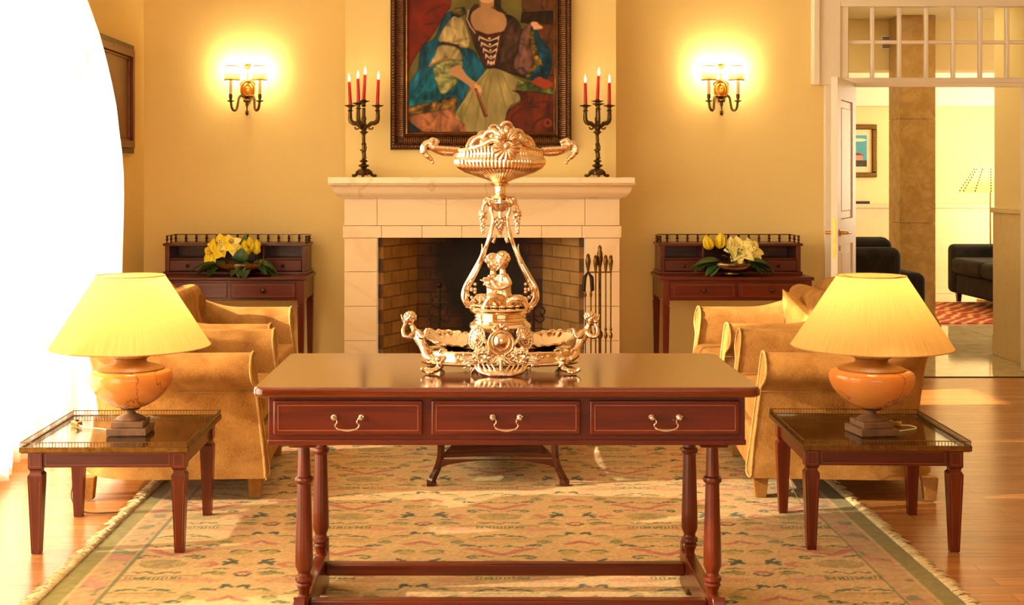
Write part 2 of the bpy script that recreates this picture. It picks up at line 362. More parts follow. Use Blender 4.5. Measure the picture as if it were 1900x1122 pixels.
wl.box(LX-.28, LX, 7.55, BW+.3, 0, CEIL); wl.box(LX-.28, LX, 4.0, 4.5, 0, CEIL); wl.box(LX-.28, LX, -3.2, 1.0, 0, CEIL)
for a, b in wins: wl.box(LX-.28, LX, a, b, 0, SILL); wl.box(LX-.28, LX, a, b, HEAD, CEIL)
struct(wl, 'wall_left', M['wall'])
struct(MB().box(5.2, 5.4, -3.2, BW+.3, 0, CEIL), 'wall_right', M['wall'])
wf = MB(); wf.box(LX-.28, -1.6, -3.2, -3.0, 0, CEIL); wf.box(2.8, 5.4, -3.2, -3.0, 0, CEIL); wf.box(-1.6, 2.8, -3.2, -3.0, 0, .95); wf.box(-1.6, 2.8, -3.2, -3.0, 2.85, CEIL)
struct(wf, 'wall_front', M['wall'])
for i, (a, b) in enumerate(wins):
    w = MB(); fx0, fx1 = LX-.20, LX-.14
    w.box(fx0, fx1, a, a+.06, SILL, HEAD); w.box(fx0, fx1, b-.06, b, SILL, HEAD); w.box(fx0, fx1, a+.06, b-.06, SILL, SILL+.06); w.box(fx0, fx1, a+.06, b-.06, HEAD-.06, HEAD)
    for k in range(1, 3): y = a + (b-a)*k/3; w.box(fx0+.01, fx1-.01, y-.025, y+.025, SILL+.06, HEAD-.06)
    win = struct(w, 'window_%d' % (i+1), M['white_paint'])
    MB().box(LX-.172, LX-.168, a+.06, b-.06, SILL+.06, HEAD-.06).build('window_pane', M['pane'], win)
# skirting
struct(MB().box(LX, BL, BW-.015, BW-.0005, .0, .10).box(BR, DX0-.14, BW-.015, BW-.0005, 0, .10), 'baseboard_back', M['white_paint'], bevel=.003)
struct(MB().box(LX+.0005, LX+.015, 7.55, BW-.016, 0, .10), 'baseboard_left', M['white_paint'], bevel=.003)

# ------------------------------------------------------------------ hall opening: surround, transom light, open door leaf
sx0 = PX(1508, BW-.06)
t = MB()
t.box(sx0, PX(1556, BW), BW-.06, BW-.001, PZ(157, BW-.06), CEIL-.001)             # pilaster of the transom surround
t.box(PX(1556, BW), DX1+.12, BW-.06, BW-.001, TZ1, CEIL-.001)
t.box(sx0, sx0+.045, BW-.085, BW-.06, PZ(157, BW-.08), CEIL-.001)
struct(t, 'trim_2', M['white_paint'], bevel=.006)
t = MB(); t.box(PX(1528, BW), DX0-.02, BW-.035, BW-.001, 0, PZ(157, BW)-.003); t.box(DX0-.02, DX0-.001, BW-.035, BW+.30, 0, DZ-.02)
struct(t, 'trim_3', M['white_paint'], bevel=.004)
t = MB(); t.box(DX1, DX1+.02, BW-.05, BW+.32, 0, DZ); t.box(DX1+.02, DX1+.14, BW-.05, BW-.001, 0, DZ)
struct(t, 'trim_4', M['white_paint'], bevel=.004)
t = MB(); t.box(PX(1556, BW), DX1, BW-.045, BW+.04, DZ-.015, TZ0); t.box(PX(1556, BW), PX(1571, BW), BW-.045, BW+.04, TZ0, TZ1)
t.box(PX(1545, BW), DX1, BW-.06, BW-.045, DZ-.02, DZ+.012)
step = 50*BW/FPX; x = PX(1618, BW)
while x < DX1-.05:
    t.box(x-.012, x+.012, BW-.02, BW+.02, TZ0, TZ1); x += step
zm = PZ(78.5, BW); t.box(PX(1571, BW), DX1, BW-.018, BW+.018, zm-.012, zm+.012)
tr = struct(t, 'window_3', M['white_paint'], bevel=.004)
MB().box(PX(1571, BW), DX1, BW-.002, BW+.002, TZ0, TZ1).build('window_pane', M['pane'], tr)
# door leaf, hinged on the left jamb and swung into this room
hx, hy = PX(1583, BW)-.015, BW-.04; lx, ly = PX(1546.5, 8.38), 8.36
ang = math.atan2(ly-hy, lx-hx); LW = math.hypot(lx-hx, ly-hy); DH = PZ(143, 8.38)
door = tag(bpy.data.objects.new('door_1', None), kind='structure'); C.objects.link(door); door.location = (hx, hy, 0); door.rotation_euler = (0, 0, ang)
# local x runs from hinge to lock edge, local +y faces the camera's right side
d = MB(); th = .021; zs = [.012, .22, .95, 1.12, DH-.14, DH]
d.box(0, LW, -th, th, zs[0], zs[1]); d.box(0, LW, -th, th, zs[2], zs[3]); d.box(0, LW, -th, th, zs[4], zs[5])
for z0, z1 in ((zs[1], zs[2]), (zs[3], zs[4])):
    d.box(0, .12, -th, th, z0, z1); d.box(LW-.12, LW, -th, th, z0, z1)
d.build('door_leaf', M['white_paint'], door)
for z0, z1 in ((zs[1], zs[2]), (zs[3], zs[4])):
    p = MB(); p.box(.12, LW-.12, -.010, .010, z0, z1)
    p.box(.17, LW-.17, -.016, .016, z0+.05, z1-.05); p.build('door_panel', M['white_paint'], door, bevel=.006)
hz = PZ(432, 8.4)
MB().box(LW, LW+.002, -.010, .010, hz-.16, hz+.10).build('lock_plate', M['brass'], door)
for s_ in (-1, 1):
    h = MB(); h.lathe([(.024,0),(.024,.006),(.012,.010),(.010,.05)], 16, M=Matrix.Translation((LW-.065, s_*th, hz)) @ Matrix.Rotation(-s_*PI/2, 4, 'X'))
    h.tube([(LW-.065, s_*(th+.045), hz), (LW-.10, s_*(th+.052), hz), (LW-.18, s_*(th+.05), hz-.004)], [.009,.009,.007], 10)
    h.build('door_handle', M['brass'], door)
    MB().lathe([(.018,0),(.018,.006)], 16, M=Matrix.Translation((LW-.065, s_*th, hz-.10)) @ Matrix.Rotation(-s_*PI/2, 4, 'X')).build('keyhole_plate', M['brass'], door)

# ------------------------------------------------------------------ the hall beyond
HW = 15.5; HC = 2.78; WZ = PZ(378, HW)
struct(MB().box(1.2, 8.5, HW, HW+.3, 0, HC+.2), 'wall_hall_back', M['hall_wall'])
struct(MB().box(1.2, 8.5, BW+.3, HW+.3, HC, HC+.1), 'ceiling_hall', M['ceiling'])
struct(MB().box(8.3, 8.5, BW+.3, 12.0, 0, HC).box(8.3, 8.5, 12.0, HW, 0, .3), 'wall_hall_right', M['hall_wall'])
struct(MB().box(1.2, 1.35, BW+.3, HW, 0, HC), 'wall_hall_left', M['hall_wall'])
sof = PZ(196, HW-.3)
struct(MB().box(1.35, 8.3, HW-.3, HW-.001, sof, HC-.001), 'trim_5', M['ceiling'])
w = MB(); w.box(1.35, 8.3, HW-.03, HW-.001, 0, WZ-.05); w.box(1.35, 8.3, HW-.05, HW-.001, WZ-.05, WZ)
struct(w, 'trim_6', M['hall_marble'], bevel=.004)
# piece of wall right of the opening, with its marble dado
struct(MB().box(PX(1845, 10.13), 5.2, BW+.32, 10.13, 1.16, HC), 'wall_hall_near', M['hall_wall'])
w = MB(); w.box(PX(1842, 10.15), 5.2, BW+.32, 10.15, .0, 1.12); w.box(PX(1839, 10.17)-.01, 5.2, BW+.32, 10.17, 1.12, 1.16)
w.box(PX(1840, 10.17), 5.2, BW+.32, 10.165, 0, .16)
struct(w, 'trim_7', M['hall_marble'], bevel=.004)
# column
col = thing('marble_column', 'square brown marble column standing in the hall beyond the doorway', 'column', (0,0,0))
cw0, cw1 = PX(1670, 11.0), PX(1736, 11.0)
cm = MB()
for k in range(3): cm.box(cw0, cw1, 11.0, 11.30, .12+k*.886+.002*(k>0), .12+(k+1)*.886)
cm.build('column_shaft', M['dark_marble'], col, bevel=.003)
MB().box(cw0-.02, cw1+.02, 10.98, 11.32, 0, .118).build('column_base', M['dark_marble'], col, bevel=.004)
# air vent high on the hall wall
BMY = 11.305; bz0 = PZ(130, BMY)
struct(MB().box(1.35, 8.3, BMY, BMY+.30, bz0, HC-.001), 'trim_8', M['hall_wall'])
vz = PZ(79, BMY); vx = PX(1643, BMY)
v = thing('air_vent', 'small white air vent with dark slats on the beam in the hall', 'vent', (vx, BMY, vz))
MB().box(-.040, .040, -.012, -.001, -.062, .062).build('vent_frame', M['white_paint'], v, bevel=.003)
for k in range(2):
    for q in range(3): MB().box(-.030, .030, -.0145, -.0125, -.048+k*.058+q*.014, -.039+k*.058+q*.014).build('slat', M['plastic_dark'], v)
# framed picture on the far hall wall
fp = thing('framed_picture', 'gilt framed seaside picture with blue sky on the hall wall', 'picture', (0, HW, 0))
fx0, fx1, fz0, fz1 = PX(1560, HW), PX(1626, HW), PZ(329, HW), PZ(231, HW)
def frame(mb, x0, x1, z0, z1, wd, y0, y1):
    mb.box(x0, x1, y0, y1, z0, z0+wd); mb.box(x0, x1, y0, y1, z1-wd, z1); mb.box(x0, x0+wd, y0, y1, z0+wd, z1-wd); mb.box(x1-wd, x1, y0, y1, z0+wd, z1-wd); return mb
frame(MB(), fx0, fx1, fz0, fz1, .06, -.04, -.001).build('picture_frame', M['old_brass'], fp, bevel=.01)
MB().box(fx0+.06, fx1-.06, -.015, -.002, fz0+.06, fz1-.06).build('mount', plain('ivory_mount', (240,214,170), .8), fp)
ax0, ax1, az0, az1 = fx0+.12, fx1-.12, fz0+.13, fz1-.13; ah = az1-az0
MB().box(ax0, ax1, -.018, -.0155, az0, az1).build('sky', plain('painted_sky', (84,160,176), .7, nscale=5, var=.15), fp)
MB().box(ax0, ax1, -.0195, -.0181, az0, az0+ah*.20).build('ground', plain('painted_quay', (70,60,44), .7, nscale=20, var=.4), fp)
MB().box(ax0+.03, ax1-.05, -.0205, -.0196, az0+ah*.2, az0+ah*.36).build('painted_house', plain('painted_pink', (216,150,130), .7), fp)
MB().prism([(ax0+.01, az0+ah*.36), (ax1-.03, az0+ah*.36), (ax1-.10, az0+ah*.44), (ax0+.06, az0+ah*.44)], -.0205, -.0196).build('painted_roof', plain('painted_red', (150,44,30), .7), fp)
MB().ball((ax0+ah*.25, -.0185, az0+ah*.85), (.09, .0012, .02)).build('painted_cloud', plain('painted_cream', (232,226,190), .7), fp)
# folder on the dado ledge
tag(MB().box(PX(1560, HW), PX(1612, HW), HW-.045, HW-.012, WZ+.001, WZ+.032).build('dark_folder', M['plastic_dark'], bevel=.003), 'flat black folder lying on the marble ledge under the seaside picture', 'folder')
# hall rug
hr = MB().grid(lambda u, v: (PX(1640, 12.9)+u*2.6, 11.95+v*2.2, .012), 2, 2); 
mr, nt, p = newmat('red_kilim'); mp = coords(nt, (1,1,1), rot=(0,0,.6)); wv = N(nt, 'ShaderNodeTexWave', Scale=2.6, Distortion=7.0, Detail=2.0); nt.links.new(mp.outputs[0], wv.inputs['Vector'])
rr = ramp(nt, wv.outputs['Fac'], [(.3, lin((168,62,34))), (.6, lin((196,92,52))), (.9, lin((226,170,112)))]); nt.links.new(rr.outputs[0], p.inputs['Base Color']); p.inputs['Roughness'].default_value = .9
tag(MB().box(PX(1640, 12.9), PX(1640, 12.9)+2.8, 12.25, 14.3, .001, .013).build('hall_rug', mr), 'red patterned rug on the stone floor in front of the hall sofa', 'rug')

def sofa(name, label, loc, rz, width, depth, pillows):
    t = thing(name, label, 'sofa', loc, rz, None)            # faces -y, centre of the footprint at the origin
    w, dp = width/2, depth/2; a = .19
    MB().box(-w+a, w-a, -dp+.03, dp-.02, .10, .32).build('sofa_base', M['sofa'], t, bevel=.03, seg=3)
    for s_ in (-1, 1):
        q = MB(); q.box(min(s_*w, s_*(w-a)), max(s_*w, s_*(w-a)), -dp, dp, .10, .64); q.build('armrest', M['sofa'], t, bevel=.06, seg=4)
        for y in (-dp+.1, dp-.1): MB().frustum(s_*(w-.1), y, 0, .10, .02, .028).build('leg', M['dark_wood'], t)
    MB().box(-w+a, w-a, dp-.22, dp, .32, .84).build('backrest', M['sofa'], t, bevel=.07, seg=4)
    n = max(1, round((width-2*a)/.75)); cw = (width-2*a)/n
    for k in range(n): MB().box(-w+a+k*cw+.005, -w+a+(k+1)*cw-.005, -dp-.03, dp-.22, .325, .50).build('seat_cushion', M['sofa'], t, bevel=.055, seg=4)
    for k in range(n): MB().box(-w+a+k*cw+.01, -w+a+(k+1)*cw-.01, -.09, .09, -.2, .2).build('back_cushion', M['sofa'], t, bevel=.06, seg=4, loc=(0, dp-.32, .71), rot=(-.22,0,0))
    return t
sofa('hall_sofa', 'charcoal sofa by the bright wall at the right of the hall', (5.73, 13.40, .014), -PI/2, 2.05, .95, 2)
s2 = sofa('hall_sofa', 'black sofa seen low behind the open door leaf in the hall', (2.60, 10.62, 0), PI+.0, 1.9, .92, 1)
# standing lamp behind the right hall sofa
fl = thing('floor_lamp', 'standing lamp with cream stitched shade behind the hall sofa', 'lamp', (PX(1838, 14.55), 14.55, 0))
MB().lathe([(.15,0),(.15,.02),(.02,.035)], 24).build('lamp_base', M['brass'], fl)
MB().lathe([(.011,.036),(.011,1.30)], 12).build('pole', M['brass'], fl)
zb, zt = PZ(356, 14.55), PZ(312, 14.55)
sh = MB(); sh.lathe([(.33, zb),(.16, zt)], 40, caps=False); sh.build('lamp_shade', M['hall_shade'], fl, ang=180, recalc=False)
st = MB()
for k in range(12):
    a = 2*PI*(k+.3)/12
    for q in range(9):
        f = (q+.5)/9; r = .33+(.16-.33)*f+.004; z = zb+(zt-zb)*f
        st.ball((r*math.cos(a), r*math.sin(a), z), (.008,.008,.011), n=6)
tag(st.build('stitching', M['plastic_dark'], fl), kind='stuff')
light('hall_lamp_light', 'POINT', (PX(1838, 14.55), 14.55, zb+.12), (0,0,0), 26, (1,.78,.42), shadow_soft_size=.05)

# ------------------------------------------------------------------ fireplace
fpz = lambda py: PZ(py, FD)
fire = thing('fireplace', 'cream marble fireplace with brick firebox against the chimney breast', 'fireplace', (0,0,0))
SX0, SX1 = PX(638.5, FD), PX(1150, FD)
blk = MB(); g = .0012
def block(x0, x1, z0, z1, y0=FD, y1=BF-.001): blk.box(x0+g, x1-g, y0, y1, z0+g, z1-g)
fz_top, fz_mid, fz_low = fpz(368), fpz(418.5), OZ
for a, b in zip([638.5,699.6,828,957,1085.4],[699.6,828,957,1085.4,1150]): block(PX(a,FD), PX(b,FD), fz_mid, fz_top)
for a, b in zip([635.5,708,783,857,931,1005,1080],[708,783,857,931,1005,1080,1153.5]): block(PX(a,FD-.015), PX(b,FD-.015), fz_low, fz_mid, FD-.015)
js = [441, 504, 568, 632, 690, 722.5]
for a, b in zip(js[:-1], js[1:]):
    z1 = fpz(a); z0 = max(0, fpz(b)); block(SX0, OX0, z0, z1); block(OX1, SX1, z0, z1)
blk.build('surround_block', M['marble'], fire, bevel=.0015)
man = MB()
mz1 = EYE-.002; ov0, ov1 = PX(608, 8.33), PX(1178.5, 8.33)
man.box(ov0, ov1, 8.33, BF-.001, PZ(340, 8.33), mz1)
prof = [(.16,0),(.155,-.012),(.13,-.02),(.115,-.035),(.105,-.055),(.085,-.072),(.06,-.083),(.045,-.092)]
zc = PZ(340, 8.33)
def crown(u, v):
    k = u*(len(prof)-1); i = int(round(k)); o, dz = prof[i]
    base0, base1, yb = SX0-.01, SX1+.01, FD-.01
    ox = o*.48; P = [(base0-ox, BF-.002), (base0-ox, yb-o), (base1+ox, yb-o), (base1+ox, BF-.002)][int(round(v*3))]
    return (P[0], P[1], zc+dz)
man.grid(crown, len(prof), 4)
man.build('mantel_shelf', M['mantel_marble'], fire, bevel=.003)
MB().box(PX(634, FD-.02), PX(1155, FD-.02), FD-.025, BF-.001, fz_top, PZ(361, FD-.02)).build('mantel_band', M['mantel_marble'], fire, bevel=.003)
# firebox: two splayed brick cheeks and a sooty back
bx0, bx1, by = PX(765, 9.02), PX(1016, 9.02), 9.02
cxm = (bx0+bx1)/2
MB().box(bx0-cxm-.02, bx1-cxm+.02, 0, 1.15, -.05, 0).build('firebox_back', M['brick_back'], fire, loc=(cxm, by, 0), rot=(PI/2, 0, 0))
for s_, xa, xb in ((-1, OX0, bx0), (1, OX1, bx1)):
    L = math.hypot(xb-xa, by-BF); an = math.atan2(by-(FD+.06), xb-xa)
    L = math.hypot(xb-xa, by-(FD+.06))
    MB().box(0, L, 0, 1.15, (0 if s_ < 0 else -.04)-(.0 if s_ < 0 else 0), (.04 if s_ < 0 else 0)).build('firebox_cheek', M['brick_side'], fire, loc=(xa, FD+.06, 0), rot=(PI/2, 0, an))
MB().box(OX0, OX1, FD+.06, by, 1.15, 1.17).build('firebox_lid', M['iron'], fire)
MB().box(OX0-.1, OX1+.1, 8.0, FD-.002, .0, .035).build('hearth_slab', M['dark_marble'], fire, bevel=.004)
MB().box(OX0+.002, OX1-.002, FD-.002, by-.002, .0, .035).build('firebox_floor', M['brick_side'], fire)
# andirons and logs
def andiron(px_, lab):
    x = PX(px_, 8.62); t = thing('andiron', lab, 'andiron', (x, 8.64, .035), 0, None)
    b = MB(); b.tube([(0,0,.05),(0,0,.62)], .009, 8); b.ball((0,0,.64), .022); b.ball((0,0,.5), .016)
    for s_ in (-1, 1):
        b.tube(spl([(s_*.005,0,.14),(s_*.05,0,.10),(s_*.07,0,.05),(s_*.10,0,.009)],6), .009, 8)
        b.tube(spl([(0,0,.47),(s_*.04,0,.50),(s_*.075,0,.47),(s_*.06,0,.435),(s_*.045,0,.455)],6), .006, 8)
        b.tube(spl([(0,0,.55),(s_*.03,0,.565),(s_*.05,0,.545),(s_*.035,0,.53)],6), .005, 8)
        b.tube(spl([(0,0,.42),(s_*.04,0,.39),(s_*.07,0,.41),(s_*.055,0,.44)],6), .005, 8)
    b.build('scroll_post', M['iron'], t)
    b = MB(); b.tube([(0,.01,.12),(0,.30,.12)], .011, 8); b.tube([(0,.30,.12),(0,.30,.01)], .011, 8); b.build('log_bar', M['iron'], t)
andiron(815, 'black iron andiron with scrolls at left of the firebox'); andiron(990, 'black iron andiron with scrolls at right of the firebox, behind the silver centrepiece')
for k, (a, b, c, r, lb) in enumerate([(-.40, 8.80, .225, .062, 'split reddish log lying lowest at left of the firebox'), (-.06, 8.82, .225, .06, 'round reddish log lying at right across the andirons'), (-.22, 8.84, .335, .065, 'reddish log topmost on the pile in the firebox')]):
    m = MB(); m.lathe([(r*.92,-.20),(r,-.18),(r*1.02,0),(r*.97,.18),(r*.9,.20)], 14, rf=lambda a_, z: 1+.07*math.sin(3*a_+k)+.04*math.sin(7*a_+z*9))
    tag(m.build('log', M['terracotta'], loc=(a+.24, b, c-.055), rot=(0, PI/2, [.04,-.05,.03][k])), lb, 'log', 'logs in the firebox')
# fire irons
tx = PX(1113, 8.2); FY = 8.2
ts = thing('fire_iron_stand', 'brass companion stand right of the fire opening', 'stand', (tx, FY, .036))
MB().lathe([(.10,0),(.10,.012),(.03,.03),(.02,.06)], 24).build('stand_base', M['old_brass'], ts)
p = MB(); p.tube([(0,0,.05),(0,0,.80)], .009, 10); p.ball((0,0,.36), (.02,.02,.03))
p.lathe([(.012,.795),(.02,.84),(.017,.88),(.011,.90),(.013,.915),(.004,.93)], 14); p.build('post', M['old_brass'], ts)
tz = PZ(505, FY) - .035
p = MB(); p.box(-.075, .075, -.012, .012, tz-.004, tz+.004); p.build('hook_bar', M['old_brass'], ts, bevel=.002)
def tool(name, label, dx, kind):
    t = thing(name, label, name.split('_')[-1], (tx+dx, FY-.035, .035), 0, 'fire irons on the stand')
    h = MB(); h.lathe([(.006,tz+.002),(.014,tz+.06),(.015,tz+.075),(.010,tz+.095),(.012,tz+.10),(.004,tz+.112)], 14); h.build('handle', M['old_brass'], t)
    s_ = MB(); s_.tube([(0,0,.12),(0,0,tz+.01)], .0045, 8); s_.ball((0,0,.36), (.012,.012,.022)); s_.ball((0,0,.40), (.009,.009,.012)); s_.build('rod', M['old_brass'], t)
    e = MB()
    if kind == 'poker': e.tube([(0,0,.125),(0,0,.05),(0,0,.03)], [.006,.007,.001], 8); e.tube([(0,0,.08),(.02,0,.07),(.03,0,.09)], [.005,.004,.002], 8)
    elif kind == 'ladle': e.lathe([(.004,.035),(.028,.05),(.042,.08),(.042,.10),(.03,.13),(.008,.15)], 20)
    elif kind == 'brush': e.lathe([(.010,.15),(.02,.13),(.026,.12),(.034,.03)], 16)
    else: e.box(-.04, .04, -.003, .003, .03, .13); e.box(-.04,-.036,-.012,.003,.03,.13); e.box(.036,.04,-.012,.003,.03,.13)
    e.build({'poker':'poker_tip','ladle':'ball_end','brush':'bristles','shovel':'blade'}[kind], M['iron'] if kind in ('poker','brush') else M['old_brass'], t, bevel=.002 if kind == 'shovel' else 0)
tool('fire_shovel', 'brass fire shovel with blade down, second from left on the fire iron stand', -.030, 'shovel')
tool('fire_poker', 'thin brass fire poker, second from right on the fire iron stand', .034, 'poker')
tool('fire_brush', 'brass handled tool ending in a round ball, rightmost on the fire iron stand', .066, 'ladle')
tg = thing('fire_tongs', 'brass fire tongs with two flat dark leaves, leftmost on the fire iron stand', 'tongs', (tx-.078, FY-.038, .036), 0, 'fire irons on the stand')
h = MB(); h.lathe([(.006,tz+.002),(.016,tz+.06),(.017,tz+.08),(.011,tz+.10),(.013,tz+.106),(.004,tz+.12)], 14); h.build('handle', M['old_brass'], tg)
for s_ in (-1, 1):
    l = MB(); l.tube([(0,0,tz+.005),(s_*.022,0,tz-.03),(s_*.027,0,tz-.11),(s_*.018,0,tz-.12)], [.004,.013,.012,.005], 8, flat=1, up=(0,1,0)); l.build('tong_leaf', M['iron'], tg)
    l = MB(); l.tube([(s_*.018,0,tz-.115),(s_*.018,0,.06)], .0045, 8); l.ball((s_*.018,0,tz-.14), (.009,.009,.018)); l.ball((s_*.018,0,.37), (.011,.011,.022)); l.lathe([(.005,.03),(.012,.04),(.006,.06)], 12, c=(s_*.018,0,0)); l.build('tong_rod', M['old_brass'], tg)

# ------------------------------------------------------------------ sheer curtains in front of the left windows
edge = [(2.95,5.35),(2.75,6.0),(2.55,6.55),(2.356,6.966),(2.105,7.40),(1.813,7.71),(1.49,7.872),(1.28,7.875),(1.066,7.837),(.87,7.80),(.6,7.78),(.02,7.80)]
ez = [e[0] for e in edge][::-1]; ey = [e[1] for e in edge][::-1]
def curtain(name, label, y0, y1f, n, seed, nu=150, X0=-2.165, bill=0):
    def fn(u, v):
        z = .02 + v*2.93; e = y1f(z); bx = bill*(1-sm(2.3, 2.95, z)); e *= abs(X0+bx)/2.15 if bill else 1; y = y0 + (e-y0)*u
        ph = u*n*2*PI + .5*math.sin(seed+3*v)
        amp = .020*(1-.35*v); x = X0 + bx*sm(.05, 1, u) + amp*math.sin(ph) + .012*math.sin(2.3*ph+seed) + .012*math.sin(PI*v)*math.sin(4*u+seed)
        if z < .12: x += .012*(.12-z)/.12*math.sin(ph*.5+1)
        return (x, y, z)
    o = MB().grid(fn, nu, 26).build(name, M['sheer'], ang=180)
    return tag(o, label, 'curtain', 'sheer curtains')
curtain('sheer_curtain', 'glowing white sheer curtain with a swept curved edge beside the left wall painting', 6.10, lambda z: float(np.interp(z, ez, ey)), 9, 1, X0=-2.238, bill=.29)
curtain('sheer_curtain', 'glowing white sheer curtain panel at the far left edge of the photo', 4.3, lambda z: 5.975, 13, 2)
curtain('sheer_curtain', 'white sheer curtain of the window nearest the camera', .9, lambda z: 4.15, 20, 3)
tag(MB().tube([(-2.165, .7, 2.965), (-2.165, 8.3, 2.965)], .014, 10).build('curtain_rod', M['brass']), 'brass curtain rod above the left windows', 'curtain rod')
# ------------------------------------------------------------------ vertex-coloured surfaces: a small painter
class Raster:
    """Colours over a rectangle [x0,x1]x[y0,y1] in the surface's own units, later read per vertex."""
    def __init__(s, x0, x1, y0, y1, res, base):
        s.x = np.arange(x0, x1+res*.5, res); s.y = np.arange(y0, y1+res*.5, res); s.X, s.Y = np.meshgrid(s.x, s.y)
        s.c = np.ones(s.X.shape+(3,))*np.array(base, float)
    def noise(s, sc, seed, oct=3, ax=1, ay=1):
        r = np.random.RandomState(seed); o = np.zeros(s.X.shape); a = 1; tot = 0
        for k in range(oct):
            for _ in range(5):
                th = r.rand()*2*PI; f = sc*(2**k)*(.6+.8*r.rand()); o += a*np.sin(f*(s.X*ax*np.cos(th)+s.Y*ay*np.sin(th))+r.rand()*6.28 + 1.3*np.sin(f*.6*(s.Y*ay*np.cos(th)-s.X*ax*np.sin(th))+r.rand()*6.28)); tot += a
            a *= .55
        return o/tot*1.6
    def poly(s, pts):
        m = np.zeros(s.X.shape, bool); n = len(pts); xs = [p[0] for p in pts]; ys = [p[1] for p in pts]
        sel = (s.X >= min(xs)) & (s.X <= max(xs)) & (s.Y >= min(ys)) & (s.Y <= max(ys)); X = s.X[sel]; Y = s.Y[sel]; mm = np.zeros(X.shape, bool)
        for i in range(n):
            (xa, ya), (xb, yb) = pts[i], pts[(i+1) % n]
            if ya == yb: continue
            c = ((ya > Y) != (yb > Y)) & (X < (xb-xa)*(Y-ya)/(yb-ya)+xa); mm ^= c
        m[sel] = mm; return m
    def ell(s, cx, cy, rx, ry, rot=0):
        c, q = math.cos(rot), math.sin(rot); dx = s.X-cx; dy = s.Y-cy
        return ((dx*c+dy*q)/rx)**2 + ((-dx*q+dy*c)/ry)**2 < 1
    def line(s, pts, w):
        m = np.zeros(s.X.shape, bool)
        ws = w if hasattr(w, '__len__') else [w]*len(pts)
        for (a, b, wa, wb_) in zip(pts[:-1], pts[1:], ws[:-1], ws[1:]):
            ax, ay = a; bx, by_ = b; L = (bx-ax)**2+(by_-ay)**2+1e-12
            t = np.clip(((s.X-ax)*(bx-ax)+(s.Y-ay)*(by_-ay))/L, 0, 1)
            m |= (s.X-ax-t*(bx-ax))**2+(s.Y-ay-t*(by_-ay))**2 < (wa+(wb_-wa)*t)**2
        return m
    def fill(s, m, col, sh=None, amt=.3, mix=1.0):
        c = np.array(col, float)
        v = np.broadcast_to(c, s.c.shape)[m]
        if sh is not None: v = v*(1+amt*sh[m])[:, None]
        s.c[m] = s.c[m]*(1-mix) + np.clip(v, 0, 255)*mix
    def blur(s, k=1):
        for _ in range(k):
            p = np.pad(s.c, ((1,1),(1,1),(0,0)), 'edge'); s.c = (p[1:-1,1:-1]*2+p[:-2,1:-1]+p[2:,1:-1]+p[1:-1,:-2]+p[1:-1,2:])/6
    def linear(s):
        c = np.clip(s.c/255, 0, 1); return np.where(c <= .04045, c/12.92, ((c+.055)/1.055)**2.4)
def set_col(o, rgb):
    me = o.data; a = me.color_attributes.new('col', 'FLOAT_COLOR', 'POINT'); d = np.ones((len(me.vertices), 4)); d[:, :3] = rgb.reshape(-1, 3); a.data.foreach_set('color', d.ravel().astype(np.float32))
def npgrid(name, P, m, parent=None):                           # P: (rows, cols, 3) points -> quad mesh
    h, w = P.shape[:2]; me = bpy.data.meshes.new(name); me.vertices.add(h*w); me.vertices.foreach_set('co', P.reshape(-1).astype(np.float32))
    i = (np.arange(h-1)[:, None]*w+np.arange(w-1)[None]).reshape(-1); F = np.stack([i, i+1, i+w+1, i+w], 1)
    me.loops.add(F.size); me.loops.foreach_set('vertex_index', F.reshape(-1).astype(np.int32)); me.polygons.add(len(F)); me.polygons.foreach_set('loop_start', np.arange(0, F.size, 4, dtype=np.int32))
    me.update(calc_edges=True); me.validate(); me.polygons.foreach_set('use_smooth', [True]*len(F)); me.materials.append(m)
    o = bpy.data.objects.new(name, me); C.objects.link(o)
    if parent: o.parent = parent
    return o

# ------------------------------------------------------------------ the rug
RX0, RX1, RY0, RY1 = -1.44, 1.60, 3.3, 7.75
rs = .0075
R = Raster(RX0, RX1, RY0, RY1, rs, (216,176,116))
TW, TH = .61, .65
T = Raster(-.001, TW/2+.001, 0, TH, .004, (218,176,116))
nz = T.noise(60, 3)
def tcol(m, c, mix=.96, a=.12): T.fill(m, c, nz, a, mix)
GR, OL, PK, DG, YG = (86,98,36), (164,140,58), (196,104,78), (54,68,26), (150,138,50)
pink2 = (204,138,100)
# soft background clouds of pink and olive
tcol(T.ell(.15, .63, .10, .028) | T.ell(.15, -.02, .10, .028), pink2, .7)
tcol(T.ell(.0, .47, .14, .03), (196,156,84), .6); tcol(T.ell(.19, .50, .07, .022, .5), (190,154,82), .6)
tcol(T.ell(.30, .16, .06, .02), (204,160,92), .6)
# urn column at x=0
for k in range(7): tcol(T.ell(.005+k*.014, .002, .0045, .012) | T.ell(.005+k*.014, .648, .0045, .012), GR)
tcol(T.line([(0,.022),(.095,.024)], .0045) | T.line([(0,.63),(.095,.628)], .004), OL)
tcol(T.line([(0,.05),(.03,.075),(.06,.06),(.075,.07)], .005), GR); tcol(T.line([(.09,.03),(.13,.028),(.15,.02)], .01), OL, .8)
tcol(T.ell(0, .165, .085, .052), (176,148,76)); tcol(T.ell(0, .165, .07, .040), (184,156,84))
for k in range(5): tcol(T.line([(.015+k*.014,.13),(.02+k*.016,.20)], .002), (150,128,62), .7)
sp = [(.03,.25),(.055,.262),(.085,.268),(.115,.262),(.125,.245),(.108,.232),(.09,.24),(.10,.25)]
tcol(T.line(sp, [.004,.006,.007,.007,.006,.006,.005,.004]), GR)
tcol(T.line([(0,.285),(.03,.30),(.07,.335),(.11,.355),(.135,.35)], [.012,.016,.017,.013,.005]), PK)
tcol(T.line([(.0,.27),(.02,.275)], .008), pink2)
for k in range(6):
    tcol(T.ell(.012+k*.021, .385+.009*math.sin(k*1.7), .011, .010, .6), GR if k % 2 else OL)
